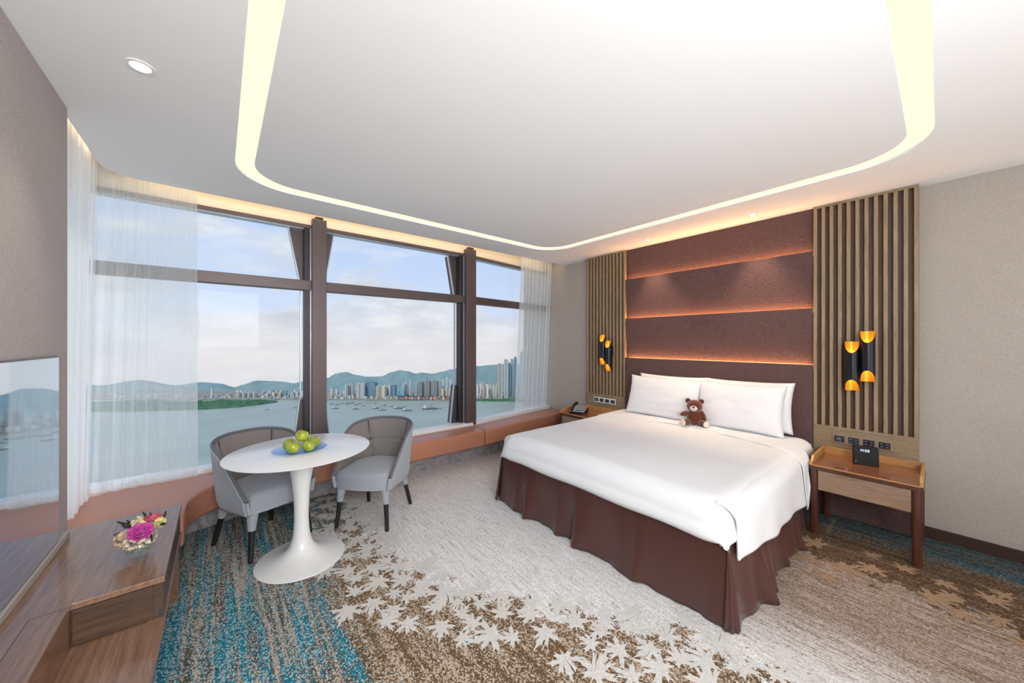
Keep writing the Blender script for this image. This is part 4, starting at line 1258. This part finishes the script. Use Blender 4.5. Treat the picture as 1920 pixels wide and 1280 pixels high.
# shore land
M['land'] = m_plain('land', lin((150, 150, 138)), .9, var=.35, scale=.02)
mb = MB(); shore = []
for k in range(61):
    px = 150 + k * 17
    dd = 1206 + 14 * math.sin(k * .9) + 9 * math.sin(k * 2.3)
    shore.append(far(px, 640, dd))
poly = [(p.x, p.y) for p in [far(-2200, 640, 1206)] + shore + [far(3200, 640, 1206), far(3200, 640, 1520), far(-2200, 640, 1520)]]
mb.prism(poly, SEA - 4, SEA + 2.5)
o = mb.build('land', M['land']); struct(o, 'far shore of the harbour')
# mountains
ridge = [(-200, 700), (60, 712), (190, 722), (260, 712), (330, 722), (378, 716), (410, 718), (440, 725), (455, 721), (480, 713), (505, 714), (530, 715), (550, 718), (566, 715), (590, 713), (614, 708), (630, 700), (640, 698), (650, 697), (668, 703), (690, 706), (715, 705), (735, 697), (750, 693), (762, 695), (780, 700), (790, 698), (812, 700), (830, 696), (845, 692), (870, 688), (893, 686), (930, 683), (960, 681), (1020, 686), (1120, 700), (1300, 690)]
def rz_at(px):
    for (a, c), (d, e) in zip(ridge, ridge[1:]):
        if px <= d:
            q = (px - a) / (d - a); return c + (e - c) * (q * q * (3 - 2 * q))
    return 690
M['hill'] = m_fabric('hill_forest_hazed', lin((116, 144, 150)), lin((134, 160, 164)), (.02, .02, .02), bs=.0, blotch=.12, coarse=.01)  # forest shifted to blue-grey: distance haze put into the base colour
M['hill_far'] = m_fabric('far_hill_forest_hazed', lin((120, 156, 168)), lin((134, 168, 178)), (.02, .02, .02), bs=.0, blotch=.08, coarse=.01)  # paler still, again with haze mixed into the base colour
def hill(name, D0, D1, D2, lift, mat, label, seed, px0=-200, px1=1300):
    mb = MB(); nx, ny = 300, 22
    def fn(u, v):
        px = px0 + (px1 - px0) * u
        if v < .7: D = D0 + (D1 - D0) * (v / .7); k = (v / .7)
        else: D = D1 + (D2 - D1) * ((v - .7) / .3); k = 1 - (v - .7) / .3
        top = far(px, rz_at(px) + lift, D1).z
        p = far(px, 640, D)
        s = k * k * (3 - 2 * k)
        nz = noise.noise(Vector((p.x * .008 + seed, p.y * .008, 0))) * 9 * k * (1 - k) * 2.2 + noise.noise(Vector((p.x * .03, p.y * .03, seed))) * 1.2 * k
        # ravines run down the slope
        rv = abs(noise.noise(Vector((px * .035 + seed, k * 1.2, 0)))) * 26 * k * (1 - k)
        return (p.x, p.y, SEA + (top - SEA) * s + nz - rv)
    mb.grid(fn, nx, ny); o = mb.build(name, mat, smooth=True, angle=180); return struct(o, label)
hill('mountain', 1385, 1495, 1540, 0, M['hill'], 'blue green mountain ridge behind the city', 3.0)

# buildings
def m_tower(name, wall, win, sx=.35, sz=.33, thr=.5, metal=0):
    b = N(name)
    tcn = b.n('TexCoord').outputs['Object']
    s_ = b.n('SeparateXYZ'); b.link(tcn, s_.inputs[0])
    hx = b.math('FRACT', b.math('MULTIPLY', b.math('ADD', s_.outputs[0], s_.outputs[1]), sx))
    hz_ = b.math('FRACT', b.math('MULTIPLY', s_.outputs[2], sz))
    w_ = b.math('MULTIPLY', b.math('GREATER_THAN', hx, thr), b.math('GREATER_THAN', hz_, .4))
    c = b.mix(w_, wall, win)
    return b.done(principled(b, c, .6, metal))
TW = [m_tower('tower_white', lin((214, 214, 208)), lin((140, 150, 154)), .16, .3),
      m_tower('tower_cream', lin((204, 196, 178)), lin((132, 138, 138)), .2, .3),
      m_tower('tower_grey', lin((166, 176, 180)), lin((112, 128, 138)), .18, .3),
      m_tower('tower_pink', lin((206, 178, 168)), lin((150, 138, 138)), .22, .3),
      m_tower('tower_glass', lin((110, 140, 156)), lin((84, 116, 136)), .12, .3),
      m_tower('tower_teal', lin((120, 166, 172)), lin((90, 134, 146)), .12, .3),
      m_tower('tower_pale', lin((190, 200, 202)), lin((142, 158, 164)), .15, .3)]
PLACED = []
def building(px0, px1, ptop, D, mi, label, group, name='apartment_tower', depth=None, shape='block'):
    for tries in range(400):
        a = far(px0, 640, D); c = far(px1, 640, D); top = far(px0, ptop, D).z
        ctr = (a + c) / 2; w = (c - a).length
        dp = depth or max(8, min(w, 22)); top = max(top, SEA + 8.5)
        r0 = (px0 - 960) * D / F_PX - 1.6; r1 = (px1 - 960) * D / F_PX + 1.6
        if D - 1.5 < 1228 and px1 > 738 and px0 < 850: hit = True
        else: hit = any(r0 < q[1] and r1 > q[0] and D - 1.5 < q[3] and D + dp + 1.5 > q[2] for q in PLACED)
        if not hit: break
        D += 3.0
        if D > 1376: D = 1216 + (tries % 3)
    if hit: return None
    PLACED.append((r0, r1, D - 1.5, D + dp + 1.5))
    f_ = Vector((FW[0], FW[1], 0)); r_ = Vector((RT[0], RT[1], 0))
    base = Vector((ctr.x, ctr.y, SEA + 2.0)); h = top - base.z
    mb = MB()
    def bx(r0, r1, f0, f1, z0, z1):
        vs = [r_ * rr + f_ * ff + Vector((0, 0, zz)) for zz in (z0, z1) for rr, ff in ((r0, f0), (r1, f0), (r1, f1), (r0, f1))]
        mb.add(vs, [(0, 3, 2, 1), (4, 5, 6, 7), (0, 1, 5, 4), (1, 2, 6, 5), (2, 3, 7, 6), (3, 0, 4, 7)])
    if shape == 'cross':
        bx(-w / 2, w / 2, dp * .3, dp * .7, 0, h); bx(-w * .2, w * .2, 0, dp, 0, h); bx(-w * .12, w * .12, dp * .35, dp * .65, h, h + min(4, h * .06))
    elif shape == 'slab':
        n_ = max(2, int(w / 12)); 
        for k in range(n_):
            r0 = -w / 2 + w * k / n_
            bx(r0, r0 + w / n_ * .82, (k % 2) * 3, dp, 0, h - (k % 3) * 1.2)
        bx(-w / 2, w / 2, 5, dp - 2, 0, h - 4)
    else:
        bx(-w / 2, w / 2, 0, dp, 0, h * .985); bx(-w * .3, w * .3, dp * .2, dp * .8, h * .985, h + min(3, h * .04)); bx(-w * .5 - .8, w * .5 + .8, -1, dp + 1, 0, min(6, h * .12))
    o = mb.build(name, TW[mi]) ; o.location = base
    return tag(o, label, 'building', group)
rn = random.Random(5)
# individually recognisable ones
building(394.5, 397.5, 729, 1235, 0, 'slender white pylon standing alone on the far shore, seen in the left pane', None, 'pylon_tower', 4)
L1 = 'one of eight identical slender white towers in a tight row above the left headland'
for k in range(8): building(443 + k * 5.0, 447.2 + k * 5.0, 735 + (k % 2), 1240 + (k % 2) * 8, 0, L1, 'row of white towers above the headland', shape='cross')
L2 = 'pale residential tower in the second cluster right of the white row, left pane'
for k, (a, tp, mi) in enumerate(((497, 737, 6), (503, 733, 6), (509, 736, 0), (515, 732, 1), (521, 735, 1), (527, 737, 6), (532, 733, 5))): building(a, a + 4.6, tp, 1245 + k * 4, mi, L2, 'towers right of the white row')
L3 = 'pale tower beside the window post, far right of the left pane'
for a, tp, mi in ((544, 735, 6), (549, 732, 0), (554, 734, 6), (559, 731, 2), (564, 733, 0)): building(a, a + 4.2, tp, 1250, mi, L3, 'towers beside the first post')
building(645, 651, 721, 1235, 6, 'narrow pale tower left of the white and blue pair, its roof lowest', None, shape='cross')
building(653, 661, 720, 1240, 0, 'white tower between narrow pale tower and the white and blue pair', None, shape='slab')
building(668, 681, 719, 1228, 0, 'broad white high-rise joined to the blue glass block, middle pane', None, shape='slab')
building(682, 703, 717, 1232, 4, 'broad blue glass office block, middle pane', None, 'office_block', 24)
building(704, 722, 724, 1236, 1, 'cream residential block just right of the blue glass office block', None, shape='slab')
building(724, 732, 723, 1250, 6, 'grey white tower right of the cream block', None)
building(733, 741, 722, 1258, 4, 'blue grey tower left of the low teal building', None)
building(743, 758, 732, 1232, 5, 'low teal glass building in front of the mountain, middle pane', None, 'office_block', 24)
L4 = 'tall pale tower in the trio right of the low teal building'
for a, tp in ((753, 719), (759, 715), (766, 713)): building(a, a + 5.5, tp, 1262, 6, L4, 'trio of pale towers', shape='cross')
building(776, 782, 720, 1256, 2, 'grey tower between the trio of pale towers and the long slab estate', None)
L5 = 'one of the joined high-rise blocks of the long grey cream estate, middle pane'
for a, tp, mi in ((784, 714, 2), (791, 713, 1), (798, 712, 2), (805, 713, 1), (812, 712, 2), (819, 714, 1)): building(a, a + 6.4, tp, 1245, mi, L5, 'long high-rise estate', shape='slab')
L6 = 'low cream block in front of the second window post, middle pane'
for a, tp in ((826, 729), (833, 728), (840, 729)): building(a, a + 5.5, tp, 1232, 1, L6, 'low cream blocks')
L7 = 'pale high tower rising behind the low cream blocks, middle pane'
for a, tp in ((828, 712), (835, 708), (842, 713)): building(a, a + 4.4, tp, 1300, 6, L7, 'pale towers behind the cream blocks')
building(933.5, 943, 681, 1228, 1, 'tall beige tower, leftmost of the skyscraper group in the right pane', None, 'skyscraper', 18, 'slab')
building(945, 953, 673, 1232, 6, 'tall pale tower, second of the skyscraper group in the right pane', None, 'skyscraper', 18, 'slab')
building(953.5, 957, 680, 1250, 4, 'dark blue tower between two pale skyscrapers in the right pane', None, 'skyscraper', 14)
building(957.5, 963, 672, 1236, 6, 'tall pale tower right of the dark blue one in the right pane', None, 'skyscraper', 16, 'slab')
building(963.5, 969, 670, 1238, 4, 'tall blue grey tower at the edge of the corner curtain', None, 'skyscraper', 16)
building(975, 984, 660, 1236, 5, 'tall blue tower seen through the corner curtain', None, 'skyscraper', 20)
L8 = 'low white or pink tower on the shore left of the skyscrapers, right pane'
for a, tp, mi in ((892, 722, 0), (898, 721, 0), (904, 723, 3), (910, 721, 0), (916, 720, 3), (922, 723, 0), (927, 724, 6)): building(a, a + 4.4, tp, 1245, mi, L8, 'shore towers left of the skyscrapers')
# dense hinterland
def spread(x0, x1, n_, t0, t1, d0, d1, lab, grp, w0=2.5, w1=5):
    for k in range(n_):
        a = x0 + (x1 - x0) * (k + rn.random() * .8) / n_
        building(a, a + rn.uniform(w0, w1), rn.uniform(t0, t1), rn.uniform(d0, d1), rn.choice((0, 0, 1, 2, 3, 6, 6)), lab, grp, 'city_building')
spread(196, 366, 26, 738, 750, 1240, 1330, 'small pale building on the far shore seen through the left sheer curtain', 'buildings behind the left sheer')
spread(378, 440, 16, 744, 750, 1222, 1290, 'low pale building at the foot of the mountain, far left of the left pane', 'low buildings at the left')
spread(440, 572, 34, 731, 742, 1290, 1390, 'small hazy tower behind the white row, left pane', 'hazy towers behind, left pane')
spread(480, 572, 18, 742, 749, 1222, 1260, 'low pale waterfront building right of the headland', 'waterfront right of the headland')
spread(616, 668, 18, 728, 742, 1260, 1360, 'small pale tower beside the first post, left end of the middle pane', 'towers at the left end of the middle pane')
spread(616, 760, 34, 741, 748, 1216, 1240, 'low white waterfront building below the towers of the middle pane', 'middle waterfront')
spread(668, 846, 36, 722, 736, 1290, 1390, 'small hazy tower behind the big blocks of the middle pane', 'hazy towers behind, middle pane')
spread(889, 935, 20, 716, 730, 1290, 1390, 'small hazy tower behind the shore towers of the right pane', 'hazy towers behind, right pane')
spread(889, 1010, 26, 737, 744, 1230, 1250, 'low waterfront building in the right pane', 'right waterfront')
spread(972, 1022, 12, 715, 735, 1245, 1330, 'pale tower seen through the corner sheer curtain', 'towers behind the corner sheer')
# container terminal: countless boxes
mb = MB(); cm = [m_plain('container_red', lin((176, 110, 90)), .8), m_plain('container_white', lin((206, 202, 196)), .8), m_plain('container_brown', lin((140, 112, 98)), .8), m_plain('container_blue', lin((110, 128, 146)), .8)]
for k in range(900):
    px = rn.uniform(742, 846); D = rn.uniform(1207, 1222); p = far(px, 640, D); h = rn.choice((2.6, 5.2, 7.8, 10)); 
    mb.box((p.x - 3.2, p.y - 2.4, SEA + 2), (p.x + 3.2, p.y + 2.4, SEA + 2 + h), rn.randrange(4))
o = mb.build('shipping_containers', cm); tag(o, 'countless red and white containers along the quay, middle pane', 'containers', None, 'stuff')
# wooded headland and shore trees
M['trees'] = m_fabric('headland_trees', lin((44, 86, 66)), lin((84, 126, 96)), (.12, .12, .12), bs=.0, blotch=.25, coarse=.03)
def headland(name, pts, label, hh, seed):
    """pts: (px, near distance, far distance)"""
    mb = MB()
    def fn(u, v):
        q = u * (len(pts) - 1); i = min(int(q), len(pts) - 2); w = q - i
        px = pts[i][0] + (pts[i + 1][0] - pts[i][0]) * w
        d0 = pts[i][1] + (pts[i + 1][1] - pts[i][1]) * w; d1 = pts[i][2] + (pts[i + 1][2] - pts[i][2]) * w
        D = d0 + (d1 - d0) * v; p = far(px, 640, D)
        prof_ = math.sin(PI * min(1, max(0, v))) ** .5 * min(1, 6 * u + .15) * min(1, 5 * (1 - u))
        bump_ = .72 + .5 * noise.noise(Vector((p.x * .02 + seed, p.y * .02, 0))) + .35 * noise.noise(Vector((p.x * .09, p.y * .09, seed)))
        return (p.x, p.y, SEA - 1 + (hh + 1) * prof_ * bump_)
    mb.grid(fn, 160, 24); o = mb.build(name, M['trees'], smooth=True, angle=180)
    return tag(o, label, 'trees', None, 'stuff')
headland('wooded_headland', [(150, 1000, 1180), (260, 1010, 1175), (378, 1035, 1165), (410, 1050, 1170), (450, 1075, 1175), (490, 1120, 1190), (525, 1165, 1205)], 'dark green wooded headland reaching into the water, left pane', 15, 2.0)
headland('shore_trees', [(888, 1188, 1214), (920, 1180, 1214), (950, 1176, 1214), (1020, 1170, 1213)], 'green strip of trees along the shore, right pane', 8, 6.0)
# boats
M['hull'] = m_plain('boat_hull', lin((86, 92, 96)), .6); M['cabin'] = m_plain('boat_cabin', lin((206, 208, 208)), .6); M['deck'] = m_plain('boat_deck', lin((150, 134, 116)), .7)
def boat(px, py, lpx, label, group=None, kind='barge'):
    D = 200 / ((py - 640) / F_PX); p = far(px, 640, D); Ln = lpx / F_PX * D
    t = thing('boat' if kind != 'crane' else 'crane_barge', (p.x, p.y, SEA), label, 'boat', group, rz=math.atan2(RT[1], RT[0]) + rn.uniform(-.15, .15))
    B = Ln * .2; H = Ln * .09
    hull = [(-Ln / 2, -B / 2), (Ln * .38, -B / 2), (Ln / 2, 0), (Ln * .38, B / 2), (-Ln / 2, B / 2)]
    mb = MB(); mb.prism(hull, -.5, H); mb.build('hull', M['hull'], t, local=True)
    mb = MB(); mb.box((-Ln * .45, -B * .35, H), (-Ln * .22, B * .35, H * 2.3)); mb.box((-Ln * .40, -B * .25, H * 2.3), (-Ln * .28, B * .25, H * 3.1)); mb.build('cabin', M['cabin'], t, local=True)
    mb = MB(); mb.box((-Ln * .18, -B * .38, H), (Ln * .34, B * .38, H * (1.6 if kind != 'small' else 1.15))); mb.build('cargo', M['deck'], t, local=True)
    mb = MB()
    if kind == 'crane':
        mb.tube([(Ln * .05, 0, H), (Ln * .05, 0, H * 4)], Ln * .012, 5); mb.tube([(Ln * .05, 0, H * 2), (Ln * .36, 0, H * 5)], Ln * .010, 5)
    else:
        mb.tube([(-Ln * .1, 0, H), (-Ln * .1, 0, H * 3.6)], Ln * .010, 5); mb.tube([(-Ln * .1, 0, H * 1.4), (Ln * .2, 0, H * 2.9)], Ln * .007, 5)
    mb.build('mast', M['hull'], t, local=True)
boat(501, 768, 9, 'small dark boat low in the left pane, below the headland tip', None, 'small')
boat(553, 764, 7, 'small boat close to the first window post, left pane', None, 'small')
boat(629, 766, 13, 'low barge just right of the first window post', None)
boat(667, 767, 12, 'low barge alone below the anchored cluster, middle pane', None)
boat(707, 766, 15, 'barge with tan cargo in the centre of the middle pane', None, 'crane')
boat(718, 769, 14, 'flat lighter lying in front of the tan cargo barge', None, 'small')
boat(747, 766, 17, 'crane barge left of the flat lighter pair, middle pane', None, 'crane')
boat(757, 763, 10, 'white-cabined boat behind the crane barge', None, 'small')
boat(764, 770, 17, 'flat empty lighter below the crane barge', None, 'small')
boat(806, 767, 27, 'largest work ship with crane and white bridge, right part of the middle pane', None, 'crane')
boat(823, 766, 10, 'white-bridged tug at the bow of the largest work ship', None, 'small')
for a, c, l_ in ((622, 757, 10), (632, 759, 11), (641, 757, 9), (650, 757, 11), (660, 756, 12), (667, 759, 11), (674, 757, 10), (680, 761, 10), (703, 756, 8), (720, 760, 12), (734, 762, 10)):
    boat(a, c, l_ * .8, 'anchored barge in the distant cluster near the shore, middle pane', 'anchored barges near the shore', rn.choice(('barge', 'crane')))

# ================================================================ SKY
w = bpy.data.worlds.new('sky'); S.world = w; w.use_nodes = True
nt = w.node_tree; nt.nodes.clear()
def wn(k, **kw):
    nd = nt.nodes.new('ShaderNode' + k)
    for a, v in kw.items(): setattr(nd, a, v)
    return nd
out = wn('OutputWorld'); bg = wn('Background'); tcn = wn('TexCoord'); sp = wn('SeparateXYZ')
nt.links.new(tcn.outputs['Generated'], sp.inputs[0])
mp = wn('Mapping'); mp.inputs['Scale'].default_value = (1.5, 1.5, 4.2); nt.links.new(tcn.outputs['Generated'], mp.inputs[0])
n1 = wn('TexNoise'); n1.inputs['Scale'].default_value = 1.7; n1.inputs['Detail'].default_value = 8; n1.inputs['Roughness'].default_value = .55; n1.inputs['Distortion'].default_value = .25
nt.links.new(mp.outputs[0], n1.inputs['Vector'])
n2 = wn('TexNoise'); n2.inputs['Scale'].default_value = 4.5; n2.inputs['Detail'].default_value = 8; n2.inputs['Roughness'].default_value = .6
nt.links.new(mp.outputs[0], n2.inputs['Vector'])
def mt(op, a, b_, clamp=False):
    nd = wn('Math'); nd.operation = op; nd.use_clamp = clamp
    for i, v in enumerate((a, b_)):
        if isinstance(v, (int, float)): nd.inputs[i].default_value = v
        else: nt.links.new(v, nd.inputs[i])
    return nd.outputs[0]
# cloud cover falls with elevation, a band of blue, cloud again overhead
cov = mt('MULTIPLY', mt('ADD', mt('SUBTRACT', mt('ABSOLUTE', mt('SUBTRACT', sp.outputs[2], .385), 0), .155), mt('MULTIPLY', mt('SUBTRACT', n1.outputs['Fac'], .5), 1.1)), 6.0, True)
cr = wn('ValToRGB'); cr.color_ramp.elements[0].position = .28; cr.color_ramp.elements[0].color = lin((186, 190, 200))
e = cr.color_ramp.elements.new(.5); e.color = lin((208, 210, 217)); cr.color_ramp.elements[-1].position = .72; cr.color_ramp.elements[-1].color = lin((232, 232, 236))
nt.links.new(n2.outputs['Fac'], cr.inputs[0])
sk = wn('ValToRGB'); sk.color_ramp.elements[0].position = .0; sk.color_ramp.elements[0].color = lin((206, 216, 236)); sk.color_ramp.elements[1].position = .6; sk.color_ramp.elements[1].color = lin((134, 176, 232))
nt.links.new(sp.outputs[2], sk.inputs[0])
mx = wn('Mix', data_type='RGBA'); nt.links.new(cov, mx.inputs[0]); nt.links.new(sk.outputs[0], mx.inputs[6]); nt.links.new(cr.outputs[0], mx.inputs[7])
# paler, warmer band near the horizon
hb = mt('SUBTRACT', 1.0, mt('MULTIPLY', mt('ABSOLUTE', mt('ADD', sp.outputs[2], .04), 0), 9.0, True), True)
mx2 = wn('Mix', data_type='RGBA'); nt.links.new(mt('MULTIPLY', hb, .8), mx2.inputs[0]); nt.links.new(mx.outputs[2], mx2.inputs[6]); mx2.inputs[7].default_value = lin((222, 216, 217))
nt.links.new(mx2.outputs[2], bg.inputs[0]); bg.inputs[1].default_value = 1.2
nt.links.new(bg.outputs[0], out.inputs[0])
# soft sun from behind the building onto the far city
l = bpy.data.lights.new('sun', 'SUN'); l.energy = 1.8; l.angle = .2; l.color = (1, .96, .9)
o = bpy.data.objects.new('sun', l); COL.objects.link(o); o.rotation_euler = Vector((FW[0] + .3, FW[1] - .1, -.9)).to_track_quat('-Z', 'Y').to_euler()
